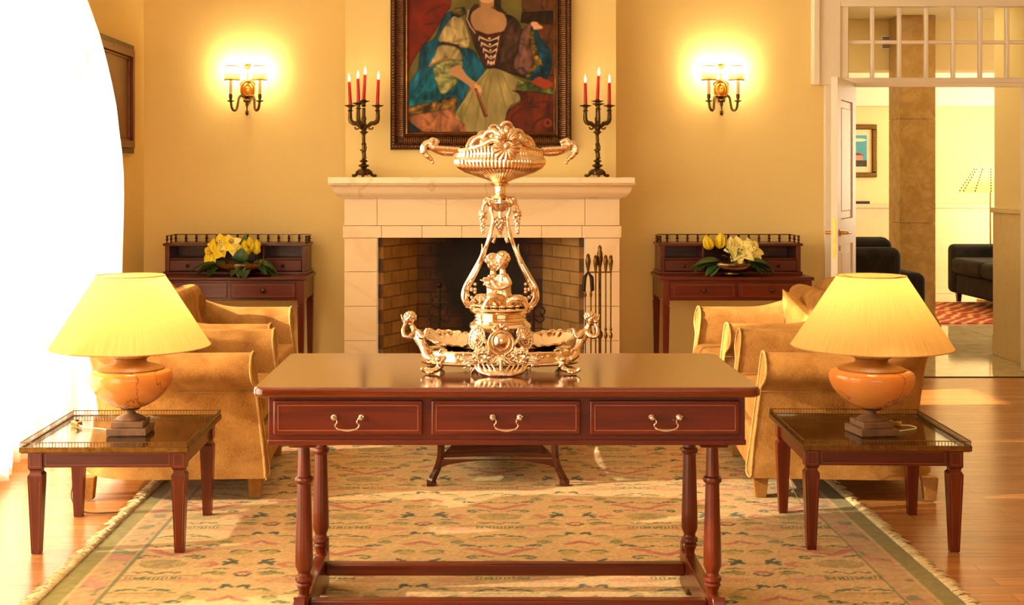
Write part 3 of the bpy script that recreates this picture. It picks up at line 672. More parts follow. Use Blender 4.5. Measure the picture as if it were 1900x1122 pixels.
tcol(T.line([(.10,.40),(.135,.415),(.15,.40),(.135,.39)], .006), DG)
tcol(T.line([(0,.49),(.12,.492)], .0045), YG); tcol(T.line([(.01,.515),(.04,.53),(.075,.52),(.10,.505)], [.003,.009,.009,.003]), GR)
tcol(T.line([(0,.545),(.02,.55)], .006), GR)
# flower column at x=TW/2
X2 = TW/2
tcol(T.ell(X2, .065, .032, .022), PK); tcol(T.ell(X2, .055, .022, .010), (220,184,124)); tcol(T.line([(X2-.035,.055),(X2-.02,.035),(X2,.03)], .007), DG); tcol(T.ell(X2, .05, .009, .006), GR)
tcol(T.line([(X2-.15,.05),(X2-.11,.065),(X2-.08,.05),(X2-.06,.04)], [.003,.014,.016,.003]), YG); tcol(T.line([(X2-.15,.06),(X2-.10,.082),(X2-.06,.065)], [.003,.006,.003]), GR)
tcol(T.line([(X2-.12,.11),(X2-.085,.115),(X2-.055,.105)], [.003,.007,.003]), GR)
tcol(T.line([(X2-.09,.155),(X2-.055,.205)], .011) | T.line([(X2-.095,.19),(X2-.045,.175)], .009) | T.line([(X2-.08,.225),(X2-.05,.195)], .008), DG)
tcol(T.ell(X2-.055, .31, .036, .026), (182,156,66)); tcol(T.line([(X2-.092,.315),(X2-.085,.335),(X2-.055,.34),(X2-.03,.33),(X2-.018,.32)], .005), GR)
tcol(T.line([(X2,.46),(X2-.03,.43),(X2-.06,.415),(X2-.075,.425)], [.008,.013,.012,.004]), PK)
tcol(T.line([(X2-.012,.56),(X2-.04,.575),(X2-.055,.56)], [.006,.012,.004]) | T.line([(X2-.05,.545),(X2-.03,.58)], .006), DG)
tcol(T.line([(X2-.06,.53),(X2-.10,.535),(X2-.13,.52)], [.003,.009,.003]), GR)
tcol(T.ell(.165, .44, .03, .018, .2), YG); tcol(T.line([(.14,.45),(.165,.463),(.19,.45)], .004), GR)
tcol(T.line([(.13,.17),(.16,.185),(.185,.16),(.17,.14),(.15,.15)], [.004,.012,.014,.009,.004]), PK, .75)
tcol(T.line([(.11,.12),(.14,.135),(.17,.13)], [.003,.006,.003]), OL)
u = np.abs(((R.X-.09+TW/2) % TW) - TW/2); v = (R.Y-5.13) % TH
wob = R.noise(30, 5)*.003; iu = np.clip(((u+wob)/.004).astype(int), 0, T.c.shape[1]-1); iv = np.clip(((v+wob)/.004).astype(int), 0, T.c.shape[0]-1)
R.c = T.c[iv, iu].copy()
nb = R.noise(90, 8); R.c *= np.array([.92,.91,.84]); R.c *= (1+.05*nb)[..., None]*(1+.05*R.noise(5, 9))[..., None]
R.c *= (1+.05*np.random.RandomState(1).randn(*R.X.shape))[..., None]
dx = np.minimum(R.X-RX0, RX1-R.X)
vb = (R.Y*1.0) % .42
band = dx < .195; R.fill(band, (186,146,90), nb, .1)
fl_ = R.noise(28, 21); fl2 = R.noise(34, 22)
inb = (dx > .085) & (dx < .18)
R.fill(inb & (fl_ > .32), (188,118,96), nb, .1, .8); R.fill(inb & (fl2 > .38), (110,112,56), nb, .1, .8)
R.fill(inb & (fl2 < -.5), (170,144,80), nb, .1, .7)
R.fill((dx > .075) & (dx < .085), (192,160,98), nb, .1)
R.fill((dx > .0) & (dx < .075), (138,122,44), nb, .12); R.fill(((dx > .185) & (dx < .197)), (112,108,46), nb, .1)
P = np.stack([R.X, R.Y,   .0045 + .0009*R.noise(9, 4) + .0004*np.random.RandomState(2).randn(*R.X.shape)], -1)
M['rug'] = colattr('needlepoint_wool', .95, .15, 420, .5, .2)
rug = thing('patterned_rug', 'large tan rug with green and pink flower motifs under the writing table', 'rug', (0,0,0))
o = npgrid('woven_field', P, M['rug'], rug); set_col(o, R.linear())
MB().box(RX0, RX1, RY0, RY1, .0005, .0025).build('rug_backing', M['fringe'], rug)
for s_, xe in ((-1, RX0), (1, RX1)):
    f = MB(); y = RY0+.01
    while y < RY1-.01:
        L = random.uniform(.024, .062); dy = random.uniform(-.022, .022)
        f.tube([(xe-s_*.004, y, .007), (xe+s_*L*.5, y+dy*.6, .012), (xe+s_*L, y+dy, .004)], [.0045,.0048,.0015], 4); y += random.uniform(.009, .017)
    f.build('fringe', M['fringe'], rug, ang=180)

# ------------------------------------------------------------------ portrait above the mantel (drawn in photograph units, 1 unit = 3.6 mm)
PD = BF; S = PD/FPX
A = Raster(755, 1030, -120, 248, .9, (70,46,20)); n1 = A.noise(.05, 31); n2 = A.noise(.12, 32, ax=1.2, ay=.6); n3 = A.noise(.25, 33)
def smooth_poly(pts):
    if len(pts) < 6: return pts
    P_ = pts[-2:]+pts+pts[:2]; q = spl(P_, 5); return [tuple(v) for v in q[10:10+5*len(pts)]]
def pc(pts, c, sh=n2, a=.22, mix=1):
    s_ = smooth_poly(pts); m_ = A.poly(s_); A.fill(m_, [x*.80 for x in c], sh, a*1.35, mix)
    xs = [p[0] for p in pts]; ys = [p[1] for p in pts]; wd_ = max(xs)-min(xs); hg_ = max(ys)-min(ys)
    if a >= .2 and wd_ > 14 and mix == 1:                    # rounder at the edges, as painted drapery is
        x0_ = max(0, int((min(xs)-A.x[0])/.9)-12); x1_ = int((max(xs)-A.x[0])/.9)+12; y0_ = max(0, int((min(ys)-A.y[0])/.9)-12); y1_ = int((max(ys)-A.y[0])/.9)+12
        g_ = m_[y0_:y1_, x0_:x1_].astype(float); q_ = g_.copy()
        for _ in range(14): p_ = np.pad(q_, 1, 'constant'); q_ = (p_[:-2,1:-1]+p_[2:,1:-1]+p_[1:-1,:-2]+p_[1:-1,2:]+q_)/5
        f_ = 1-(1-np.clip((q_-.45)/.5, 0, 1))*.5*g_; A.c[y0_:y1_, x0_:x1_] *= f_[..., None]
    if a >= .2 and wd_ > 20 and mix == 1:                    # folds and painted brush strokes
        rr_ = np.random.RandomState(int(xs[0]*7+ys[0]*3) % 9999)
        for _ in range(int(min(26, wd_*hg_/260))):
            fx_ = min(xs)+wd_*rr_.rand(); fy_ = min(ys)+hg_*rr_.rand(); an_ = 1.9+.9*rr_.randn(); L_ = 8+18*rr_.rand()
            ln_ = spl([(fx_-L_*math.cos(an_), fy_-L_*math.sin(an_)), (fx_+4*rr_.randn(), fy_), (fx_+L_*math.cos(an_), fy_+L_*math.sin(an_))], 4)
            k_ = 1.45 if rr_.rand() > .55 else .45
            n_ = len(ln_); w_ = [(.4+2.6*math.sin(PI*i_/(n_-1))) for i_ in range(n_)]
            A.fill(A.line(ln_, w_) & m_, [min(255, x*.80*k_) for x in c], None, 0, .35)
A.fill(A.X > 0, (92,80,34), n1, .25)
pc([(750,-130),(846,-130),(838,0),(828,25),(800,70),(775,100),(755,150),(750,250)], (128,34,14), n1, .3)
pc([(970,-130),(1035,-130),(1035,45),(972,43),(966,38),(972,22),(968,10)], (96,54,22), n1, .3)
pc([(968,24),(1035,20),(1035,46),(966,43)], (46,26,16)); pc([(985,46),(1035,46),(1035,250),(985,250)], (112,60,30), n1, .2)
# blue cloak
BLU = (16,84,108)
pc([(838,22),(852,30),(862,60),(848,80),(880,95),(888,110),(900,120),(898,140),(872,160),(862,182),(850,200),(846,212),(800,212),(758,216),(755,168),(775,130),(782,88),(806,72),(818,44),(826,28)], BLU, n2, .5)
pc([(760,185),(800,130),(815,140),(812,170),(845,175),(850,188),(800,200),(765,206)], (10,104,124), n2, .5)
pc([(756,200),(800,190),(846,180),(848,196),(842,205),(800,208),(758,216)], (130,92,34), n3, .7)
pc([(756,216),(800,208),(838,202),(850,215),(858,225),(872,248),(780,248),(760,226)], (172,104,62), n2, .3)
pc([(755,222),(785,245),(786,250),(755,250)], (22,44,54))
# skirt
pc([(906,128),(925,128),(962,148),(978,160),(968,175),(962,188),(946,196),(938,215),(935,248),(872,248),(862,230),(845,215),(862,185),(878,160),(896,138)], (176,154,92), n2, .16)
for q in ((908,132,880,248),(914,132,900,248),(922,132,938,200),(930,134,955,190),(903,136,862,215)):
    A.fill(A.line([(q[0],q[1]),((q[0]*.5+q[2]*.5)-3,(q[1]+q[3])/2-8),(q[2],q[3])], .9), (112,98,46), mix=.8)
pc([(846,213),(862,190),(868,200),(858,228)], (120,112,50), n2, .3, .7); pc([(960,150),(978,160),(966,176),(955,165)], (110,104,48), n2, .3, .7)
# dark bodice side and purple-brown cloak lining
pc([(888,12),(872,20),(864,36),(872,60),(880,85),(892,112),(898,125),(908,128),(922,128),(955,140),(978,146),(985,130),(960,100),(975,70),(985,45),(968,55),(950,32),(936,26),(930,20),(920,80),(905,80)], (58,32,20), n2, .45)
pc([(938,30),(955,34),(966,52),(962,90),(945,112),(925,118),(930,90),(940,60)], (70,44,32), n2, .6)
pc([(968,60),(984,42),(992,44),(984,80),(988,110),(980,135),(962,138),(952,118),(960,96)], (134,88,72), n2, .5)
pc([(985,52),(992,48),(1002,70),(1018,90),(1024,118),(1014,146),(990,150),(975,146),(985,132),(995,125),(990,95),(984,75)], (18,76,100), n2, .5)
pc([(984,56),(989,54),(992,78),(1002,108),(1008,124),(1000,122),(984,142),(975,144),(982,130),(990,116),(984,88),(981,70)], (140,106,36), n3, .8)
# skin
SK = (206,150,98)
A.fill(A.ell(905, -34, 19, 27), SK, n1, .08); A.fill(A.ell(905,-52,24,26) & (A.Y < -38), (60,40,26)); pc([(885,-40),(889,-62),(920,-62),(925,-38),(921,-14),(889,-14)], SK, n1, .05)
pc([(889,-10),(921,-10),(917,10),(912,16),(932,24),(940,38),(938,52),(928,62),(904,64),(884,58),(874,42),(875,26),(886,16),(892,12)], SK, n1, .10)
A.fill(A.ell(905,-2,15,9), SK, n1, .05); A.fill(A.line([(893,8),(902,14),(913,11)], 1.6), (170,112,66), mix=.6); A.fill(A.ell(904,-9,6,2), (168,84,60)); 
pc([(917,-12),(928,-20),(930,16),(940,24),(930,24),(918,16)], (54,34,22))
# bodice with lacing
pc([(882,58),(904,64),(930,60),(934,64),(926,100),(918,124),(910,126),(904,120),(892,84)], (82,32,16), n3, .4)
for q in range(5):
    yy = 68+q*11; wv = 19-3.1*q; cx_ = 908+q*.9
    for s_ in (-1, 1): A.fill(A.line([(cx_-s_*wv, yy),(cx_, yy+9),(cx_+s_*wv*.95, yy+3)], .85), (206,176,140))
    A.fill(A.ell(cx_, yy+4, 1.9, 1.9), (226,200,164)); A.fill(A.line([(cx_-wv, yy+2),(cx_-wv, yy+8)], .9), (220,192,150)); A.fill(A.line([(cx_+wv-2, yy+2),(cx_+wv-2, yy+8)], .9), (220,192,150))
A.fill(A.line([(870,20),(866,36),(874,52),(882,62)], 1.0), (190,170,130))
# sleeve
pc([(838,34),(852,28),(862,40),(868,60),(873,78),(866,90),(850,88),(830,80),(816,80),(814,70),(824,52)], (194,166,104), n2, .22)
pc([(820,78),(852,84),(854,90),(818,84)], (74,36,24)); pc([(816,84),(850,90),(858,112),(846,114),(826,110),(800,124),(794,124),(806,104)], (190,164,104), n2, .22)
A.fill(A.line([(797,122),(826,110),(850,112)], 1.6), (150,96,52)); pc([(806,124),(828,112),(858,114),(856,128),(838,124),(850,150),(842,162),(826,175),(816,172),(808,150),(804,136)], (158,156,92), n3, .35)
pc([(836,28),(844,16),(862,14),(866,26),(852,34)], (80,66,34), n3, .7)
# forearm, hand and fan
pc([(838,126),(852,122),(858,128),(868,142),(884,154),(892,162),(893,175),(889,180),(878,172),(870,160),(850,146),(834,136)], (198,142,92), n1, .12)
for q in range(4): A.fill(A.line([(882+q*2.6,158+q*1),(884+q*2.9,174-q*1.5)], 1.9), (204,148,98)); 
A.fill(A.line([(883,166),(901,214)], [2.2,4.0]), (92,42,22)); A.fill(A.line([(884,168),(903,213)], .7), (170,110,66))
for q in range(4): A.fill(A.line([(987+q*4.6,44+q*1.8),(992+q*4.2,54-q*.6)], 2.3), (212,156,112))
A.fill(A.ell(992,46,7,5), (208,150,104))
# carved table, cloth and book
pc([(952,168),(1035,182),(1035,250),(938,250),(936,232),(942,206),(958,194),(966,188),(962,174)], (104,38,16), n2, .35)
A.fill(A.ell(975,225,38,30) & (A.X > 938), (92,34,14), n2, .3); A.fill(A.line([(945,245),(950,215),(970,200),(1000,198)], 1.2), (60,22,10)); A.fill(A.line([(985,248),(992,228),(1012,215),(1026,215)], 2), (70,26,12))
A.fill(A.ell(1016,228,8,8), (128,50,24)); A.fill(A.ell(1016,228,3.5,3.5), (64,24,12))
pc([(958,160),(980,152),(1035,168),(1035,178),(968,166)], (84,112,40), n3, .5); pc([(984,152),(1000,142),(1026,154),(1026,160),(1012,168)], (176,66,34), n1, .1); A.fill(A.line([(986,154),(1012,167),(1026,160)], 1.0), (120,40,22))
A.blur(2)
AX = np.clip(A.X, 757, 1028)
P = np.stack([(A.X-VX)*S, np.full(A.X.shape, PD-.028)+.0004*n3, EYE-(A.Y-VY)*S], -1)
pt = thing('portrait_painting', 'large portrait of a lady in a blue cloak, hanging above the mantel', 'painting', (0,0,0))
M['canvas'] = colattr('oil_paint', .6, .2, 90, .15)
o = npgrid('canvas', P[:, ::-1], M['canvas'], pt); set_col(o, A.linear()[:, ::-1])
def px(a): return (a-VX)*S
def pz(a): return EYE-(a-VY)*S
ix0, ix1, iz0, iz1 = px(757), px(1027.5), pz(246), pz(-110)
def mitred(name, x0, x1, z0, z1, prof, m, fl=None, step=None):   # prof: list of (outward distance, depth towards the viewer)
    b = MB(); cs = [(x0,z0),(x1,z0),(x1,z1),(x0,z1)]; dr = [(-1,-1),(1,-1),(1,1),(-1,1)]
    def fn(u, v):
        o_, dp = prof[int(round(v*(len(prof)-1)))]; k = int(round(u*4)) % 4
        return (cs[k][0]+dr[k][0]*o_, PD-.001-dp, cs[k][1]+dr[k][1]*o_)
    b.grid(fn, 4, len(prof), closeu=True) if False else b.grid(lambda u, v: fn(u*.75 if False else u, v), 5, len(prof))
    return b.build(name, m, pt, ang=25)
mitred('inner_gilt_edge', ix0, ix1, iz0, iz1, [(-.006,.024),(-.004,.034),(.004,.044),(.012,.040),(.016,.030)], M['frame_gold'])
mitred('frame_moulding', ix0, ix1, iz0, iz1, [(.015,.028),(.016,.040),(.022,.044),(.028,.034),(.045,.026),(.065,.030),(.080,.044),(.084,.056),(.102,.060),(.112,.052),(.116,.030),(.116,.0)], M['frame'])
fl_b = MB(); bd = MB()
def along(x0, x1, z0, z1, stepv):
    out = []
    for (xa, za, xb, zb_, nx, nz_) in ((x0,z0,x1,z0,0,-1),(x1,z0,x1,z1,1,0),(x0,z0,x0,z1,-1,0)):
        L = math.hypot(xb-xa, zb_-za); n = int(L/stepv)
        for k in range(n+1): f = k/n; out.append((xa+(xb-xa)*f, za+(zb_-za)*f, nx, nz_, k))
    return out
for x, z, nx, nz_, k in along(ix0-.02, ix1+.02, iz0-.02, iz1, .0135):
    c = [(x+nx*q, PD-.001-dq, z+nz_*q) for q, dq in ((.010,.036),(.025,.029),(.043,.032),(.058,.044))]
    fl_b.tube(c, [.0035,.0045,.0048,.004], 6)
fl_b.build('fluting', M['frame_gold'], pt)
for x, z, nx, nz_, k in along(ix0-.095, ix1+.095, iz0-.095, iz1, .021):
    bd.ball((x, PD-.062, z), (.007 if nz_ == 0 else .0085, .006, .0085 if nz_ == 0 else .007), n=8)
bd.build('beading', M['frame_gold'], pt)

# dark painting on the left wall
lp = thing('framed_painting', 'dark brown framed painting on the left wall, half hidden by the sheer curtain', 'painting', (LX, 0, 0))
y1, y0 = 2.326*FPX/(885-239.5), 7.60; z1, z0 = PZ(85, y1), PZ(285, y1)
def lframe(wd0, wd1, x0, x1, m, nm):
    b = MB(); a = (y0+wd0, y1-wd0, z0+wd0, z1-wd0); c = (y0+wd1, y1-wd1, z0+wd1, z1-wd1)
    b.box(x0, x1, a[0], a[1], a[2], c[2]); b.box(x0, x1, a[0], a[1], c[3], a[3]); b.box(x0, x1, a[0], c[0], c[2], c[3]); b.box(x0, x1, c[1], a[1], c[2], c[3]); b.build(nm, m, lp, bevel=.004)
lframe(0, .035, .001, .035, M['frame'], 'outer_frame'); lframe(.035, .085, .001, .05, M['mahogany_v'], 'frame_moulding'); lframe(.085, .10, .001, .03, M['frame_gold'], 'inner_gilt_edge')
MB().box(.001, .016, y0+.10, y1-.10, z0+.10, z1-.10).build('canvas', plain('brown_oil_paint', (112,70,40), .4, nscale=3, var=.35), lp)
# ------------------------------------------------------------------ writing table
def rrect(x0, x1, y0, y1, r, n=6):
    out = []
    for cx, cy, a0 in ((x1-r, y0+r, -PI/2), (x1-r, y1-r, 0), (x0+r, y1-r, PI/2), (x0+r, y0+r, PI)):
        for k in range(n+1): a = a0 + PI/2*k/n; out.append((cx+r*math.cos(a), cy+r*math.sin(a)))
    return out
def inlay(b, x0, x1, z0, z1, y, w=.0022, t=.0008):
    b.box(x0, x1, y-t, y+t, z0, z0+w); b.box(x0, x1, y-t, y+t, z1-w, z1); b.box(x0, x0+w, y-t, y+t, z0, z1); b.box(x1-w, x1, y-t, y+t, z0, z1)
DY0, DY1 = 3.753, 4.496; DXa, DXb = -.656, .831; DT = .786
desk = thing('writing_table', 'mahogany writing table with three drawers in the foreground', 'table', ((DXa+DXb)/2, (DY0+DY1)/2, 0))
cx, cy = desk.location.x, desk.location.y; w2, d2 = (DXb-DXa)/2, (DY1-DY0)/2
b = MB(); b.prism(rrect(-w2, w2, -d2, d2, .035), DT-.030, DT, 'xy'); b.build('table_top', M['mahogany_top'], desk, bevel=.010, seg=4)
ax, ay0, ay1 = w2-.043, -d2+.035, d2-.035; z0, z1 = .620, DT-.031
b = MB(); b.box(-ax, ax, ay0, ay1, z0+.002, z1); b.build('apron', M['mahogany'], desk, bevel=.002)
MB().box(-ax-.003, ax+.003, ay0-.004, ay1+.004, z0-.008, z0+.008).build('lower_moulding', M['mahogany'], desk, bevel=.003)
FXf = lambda p: (p-VX)*(DY0+.03)/FPX - cx
for a, c in ((507,785),(800,1078),(1094,1373)):
    x0, x1 = FXf(a), FXf(c); dz0, dz1 = PZ(807, DY0+.03), PZ(741.5, DY0+.03)
    dr = MB().box(x0, x1, ay0-.012, ay0+.01, dz0, dz1).build('drawer', M['mahogany'], desk, bevel=.006, seg=3)
    i_ = MB(); inlay(i_, x0+.014, x1-.014, dz0+.014, dz1-.014, ay0-.012); i_.build('inlay_line', M['inlay'], dr)
    h = MB(); hx_ = (x0+x1)/2; hz_ = PZ(785, DY0)+.014; yy = ay0-.012
    for s_ in (-1, 1):
        h.lathe([(.009,0),(.008,.003),(.004,.005),(.004,.02),(.007,.024),(.004,.028)], 12, M=Matrix.Translation((hx_+s_*.040, yy, hz_)) @ Matrix.Rotation(PI/2, 4, 'X'))
    pts = spl([(-.048,.006),(-.042,.001),(-.033,-.001),(-.029,-.011),(-.035,-.021),(-.028,-.030),(-.012,-.034),(0,-.035),(.012,-.034),(.028,-.030),(.035,-.021),(.029,-.011),(.033,-.001),(.042,.001),(.048,.006)], 5)
    h.tube([(hx_+p[0], yy-.022-.004*(1 if abs(p[0]) < .03 else 0), hz_+p[1]) for p in pts], [.0022+.0016*math.exp(-(p[0]/.02)**2) for p in pts], 8)
    h.build('bail_handle', M['nickel'], dr)
lx0, lx1 = -.525-cx, .700-cx+.015
legp = [(.0172,.585),(.0185,.55),(.0205,.493),(.027,.489),(.029,.482),(.027,.475),(.021,.470),(.0235,.38),(.0265,.28),(.0275,.222),(.0225,.208),(.019,.200),(.020,.192),(.027,.188),(.028,.178),(.022,.170),(.0265,.164),(.022,.158),(.0175,.145),(.0165,.135),(.021,.130)]
for sx in (lx0, lx1):
    for yy in (3.915-cy, 4.335-cy):
        b = MB(); b.lathe(legp, 16, c=(sx, yy, 0)); b.build('turned_leg', M['mahogany_v'], desk, ang=22)
    blk_ = MB(); blk_.prism([(3.86-cy,z0-.008),(4.39-cy,z0-.008),(4.39-cy,z0-.018),(4.37-cy,z0-.036),(3.88-cy,z0-.036),(3.86-cy,z0-.018)], sx-.042, sx+.042, 'yz'); blk_.build('leg_bracket', M['mahogany'], desk, bevel=.004)
    rn = MB(); ya, yb = 3.80-cy, 4.42-cy
    rp = [(ya,.007),(ya+.12,.007),(ya+.17,.045),(yb-.17,.045),(yb-.12,.007),(yb,.007),(yb,.14),(yb-.012,.158),(yb-.03,.150),(yb-.035,.130),(ya+.035,.130),(ya+.03,.150),(ya+.012,.158),(ya,.14)]
    rn.prism(rp, sx-.019, sx+.019, 'yz'); rn.build('trestle_foot', M['mahogany'], desk, bevel=.003)
for yy, za in ((4.335-cy, .066), (3.915-cy, .082)):
    MB().box(lx0+.019, lx1-.019, yy-.028, yy+.012, za, za+.040).build('stretcher', M['mahogany'], desk, bevel=.005)

# ------------------------------------------------------------------ coffee table behind it
ct = thing('coffee_table', 'low dark coffee table with curved shelf, seen under the writing table', 'table', (.095, 6.30, .007))
b = MB(); b.prism(rrect(-.36, .36, -.54, .54, .03), .43, .455, 'xy'); b.build('table_top', M['dark_wood'], ct, bevel=.006)
MB().box(-.29, .29, -.46, .46, .37, .43).build('apron', M['dark_wood'], ct, bevel=.003)
for sx in (-1, 1):
    for sy in (-1, 1):
        P3 = [(.272,.43),(.265,.30),(.258,.16),(.268,.09),(.295,.03),(.302,.008)]
        b = MB(); pts = spl([(sx*p[0], sy*(.455+(p[0]-.26)*.4), p[1]) for p in P3], 5); n = len(pts)
        b.tube(pts, [.020-.004*math.sin(PI*i/(n-1)) + (.004 if i > n-5 else 0) for i in range(n)], 4); b.box(sx*.302-.02, sx*.302+.02, sy*.47-.02, sy*.47+.02, 0, .012)
        b.build('cabriole_leg', M['dark_wood'], ct, ang=30)
shp = []
for k in range(13): t = k/12; shp.append((-.25+.5*t, -.46+.10*math.sin(PI*t)*0+(-.0)))
b = MB()
def shelf(x0, y0, x1, y1, bow, n=12):
    dx, dy = x1-x0, y1-y0; L = math.hypot(dx, dy); nx, ny = -dy/L, dx/L
    return [(x0+dx*k/n+nx*bow*math.sin(PI*k/n), y0+dy*k/n+ny*bow*math.sin(PI*k/n)) for k in range(n)]
poly = shelf(-.255,-.45,.255,-.45,.03)+shelf(.255,-.45,.255,.45,.06)+shelf(.255,.45,-.255,.45,.03)+shelf(-.255,.45,-.255,-.45,.06)
b.prism(poly, .118, .134, 'xy'); b.build('shelf', M['dark_wood'], ct, bevel=.003)
b = MB(); pr = [(-.262,.112),(-.262,.075)]+[(-.262+.524*k/14, .075+.034*math.sin(PI*k/14)**.6) for k in range(1,14)]+[(.262,.075),(.262,.112)]
b.prism(pr, -.462, -.447); b.build('shelf_rail', M['dark_wood'], ct, bevel=.002)

# ------------------------------------------------------------------ side tables with brass gallery
def side_table(label, loc, rz):
    t = thing('side_table', label, 'table', loc, rz, 'side tables with brass galleries')
    hw, hd = .306, .325; top = .402
    MB().box(-hw, hw, -hd, hd, top-.020, top-.004).build('table_top', M['mahogany_top'], t, bevel=.003)
    MB().box(-hw+.008, hw-.008, -hd+.008, hd-.008, top-.0035, top).build('glass_top', M['mirror_glass'], t)
    b = MB(); e = .004
    for a in ((-hw-e, hw+e, -hd-e, -hd+.006), (-hw-e, hw+e, hd-.006, hd+e), (-hw-e, -hw+.006, -hd+.006, hd-.006), (hw-.006, hw+e, -hd+.006, hd-.006)): b.box(a[0], a[1], a[2], a[3], top-.016, top+.003)
    b.build('brass_edge', M['old_brass'], t, bevel=.0015)
    g_ = MB()
    for s_ in (-1, 1):
        g_.box(-hw, hw, s_*hd-.0015, s_*hd+.0015, top+.019, top+.022); g_.box(s_*hw-.0015, s_*hw+.0015, -hd, hd, top+.019, top+.022)
        k = -hw
        while k <= hw+.001: g_.box(k-.001, k+.001, s_*hd-.001, s_*hd+.001, top+.003, top+.020); k += hw*2/52
        k = -hd
        while k <= hd+.001: g_.box(s_*hw-.001, s_*hw+.001, k-.001, k+.001, top+.003, top+.020); k += hd*2/55
    g_.build('gallery_rail', M['old_brass'], t)
    la, lb = .265, .262
    ap = MB(); ap.box(-la, la, -lb-.016, -lb+.006, top-.082, top-.021); ap.box(-la, la, lb-.006, lb+.016, top-.082, top-.021); ap.box(-la-.016, -la+.006, -lb, lb, top-.082, top-.021); ap.box(la-.006, la+.016, -lb, lb, top-.082, top-.021)
    ap.build('apron', M['mahogany'], t, bevel=.0015)
    i_ = MB(); inlay(i_, -la+.036, la-.036, top-.074, top-.029, -lb-.016, .0016); i_.build('inlay_line', M['inlay'], t)
    for sx in (-1, 1):
        for sy in (-1, 1):
            x, y = sx*la, sy*lb; l = MB()
            l.box(x-.026, x+.026, y-.026, y+.026, top-.084, top-.0212); l.frustum(x, y, top-.092, top-.084, .020, .026); l.frustum(x, y, top-.100, top-.092, .020, .020); l.frustum(x, y, top-.110, top-.100, .027, .020); l.frustum(x, y, top-.12, top-.110, .027, .027); l.frustum(x, y, 0, top-.12, .0165, .027)
            lg = l.build('leg', M['mahogany_v'], t)
            if sy < 0:
                i_ = MB(); inlay(i_, x-.018, x+.018, top-.076, top-.03, y-.026, .0014)
                i_.add([(x-.019,y-.0268,top-.13),(x-.0175,y-.0268,top-.13),(x-.0105,y-.0176,.02),(x-.012,y-.0176,.02)], [(0,1,2,3)]); i_.add([(x+.019,y-.0268,top-.13),(x+.0175,y-.0268,top-.13),(x+.0105,y-.0176,.02),(x+.012,y-.0176,.02)], [(0,1,2,3)])
                i_.build('inlay_line', M['inlay'], lg)
    return t
TL = side_table('mahogany side table with brass gallery and mirrored top, standing at left', (-1.375, 5.06, .002), .012)
TR = side_table('mahogany side table with brass gallery and glass top, standing at right', (1.528, 5.09, .002), -.035)
TTOP = .404
# ------------------------------------------------------------------ table lamps
def urn(k, prof): return [(r*k, z*k) for r, z in prof]
def table_lamp(label, loc, rz, warm):
    t = thing('table_lamp', label, 'lamp', loc, rz, 'urn shaped table lamps')
    b = MB(); b.box(-.0765, .0765, -.0765, .0765, 0, .027); b.build('plinth', M['stone'], t, bevel=.002)
    b = MB(); b.box(-.062, .062, -.062, .062, .0272, .051); b.build('plinth_step', M['stone'], t, bevel=.003)
    b = MB(); b.lathe([(.056,.0512),(.057,.055),(.050,.062),(.040,.066),(.022,.074),(.017,.080),(.018,.086),(.034,.090),(.038,.0935),(.030,.096)], 40); b.build('foot', M['stone'], t)
    pr = spl([(.030,.0962),(.060,.104),(.100,.126),(.135,.157),(.155,.188),(.1625,.214),(.160,.232),(.150,.243),(.128,.2475)], 6)
    b = MB(); b.lathe(pr, 64); b.build('urn_body', M['onyx'], t)
    b = MB(); b.lathe([(.128,.2478),(.1285,.252),(.118,.257),(.075,.268),(.066,.272),(.060,.280),(.064,.290),(.078,.296),(.079,.304),(.066,.309),(.050,.318),(.030,.326),(.012,.330)], 48); b.build('neck', M['stone2'], t)
    b = MB(); b.lathe([(.014,.3302),(.014,.37),(.018,.372),(.018,.41),(.012,.412)], 16); b.build('lamp_socket', M['brass'], t)
    MB().ball((0,0,.448), (.026,.026,.034), n=14).build('bulb', M['bulb'], t)
    n = 72; b = MB(); sp_ = [(.307,.338),(.131,.612)]
    b.lathe([(.307,.337),(.263,.405),(.219,.474),(.175,.543),(.131,.611)], n, caps=False); b.build('lamp_shade', M['shade'], t, ang=180, recalc=False)
    b = MB()
    for r, z in ((.307,.337),(.131,.611)): b.tube([(r*math.cos(2*PI*k/n), r*math.sin(2*PI*k/n), z) for k in range(n)], .0022, 6, closed=True)
    b.build('shade_binding', M['velvet_pipe'], t)
    b = MB()
    for k in range(3): a = 2*PI*k/3+.4; b.tube([(.012*math.cos(a), .012*math.sin(a), .412),(.05*math.cos(a), .05*math.sin(a), .44),(.05*math.cos(a),.05*math.sin(a),.50),(.005*math.cos(a), .005*math.sin(a), .585)], .0015, 5)
    for k in range(3): a = 2*PI*k/3; b.tube([(0,0,.590),(.130*math.cos(a), .130*math.sin(a), .606)], .0015, 5)
    b.tube([(0,0,.58),(0,0,.60)], .004, 6); b.build('shade_carrier', M['brass'], t)
    l = light('lamp_light', 'POINT', (0,0,.50), (0,0,0), 3.0*warm, (1,.64,.30), shadow_soft_size=.035); l.parent = t
    return t
table_lamp('lit table lamp with amber marbled stone urn and silk shade, on the left side table', (-1.352, 5.03, TTOP), .03, 1.0)
table_lamp('lit table lamp with cracked peach stone urn and silk shade, on the right side table', (1.537, 5.02, TTOP), .16, 1.0)
def cord(name, label, pts, m, r=.0028, sw=None):
    t = thing(name, label, 'cable', (0,0,0)); MB().tube(spl(pts, 8), r, 8).build('cable', m, t)
    if sw: 
        q = MB(); q.cbox(0,0,0,.050,.026,.020); s_ = q.build('inline_switch', M['brass'], t, bevel=.005, loc=sw[0], rot=(0,0,sw[1])); MB().cbox(0,0,.013,.016,.012,.006).build('switch_rocker', M['plastic_dark'], s_, bevel=.002)
    return t
z_ = TTOP+.004
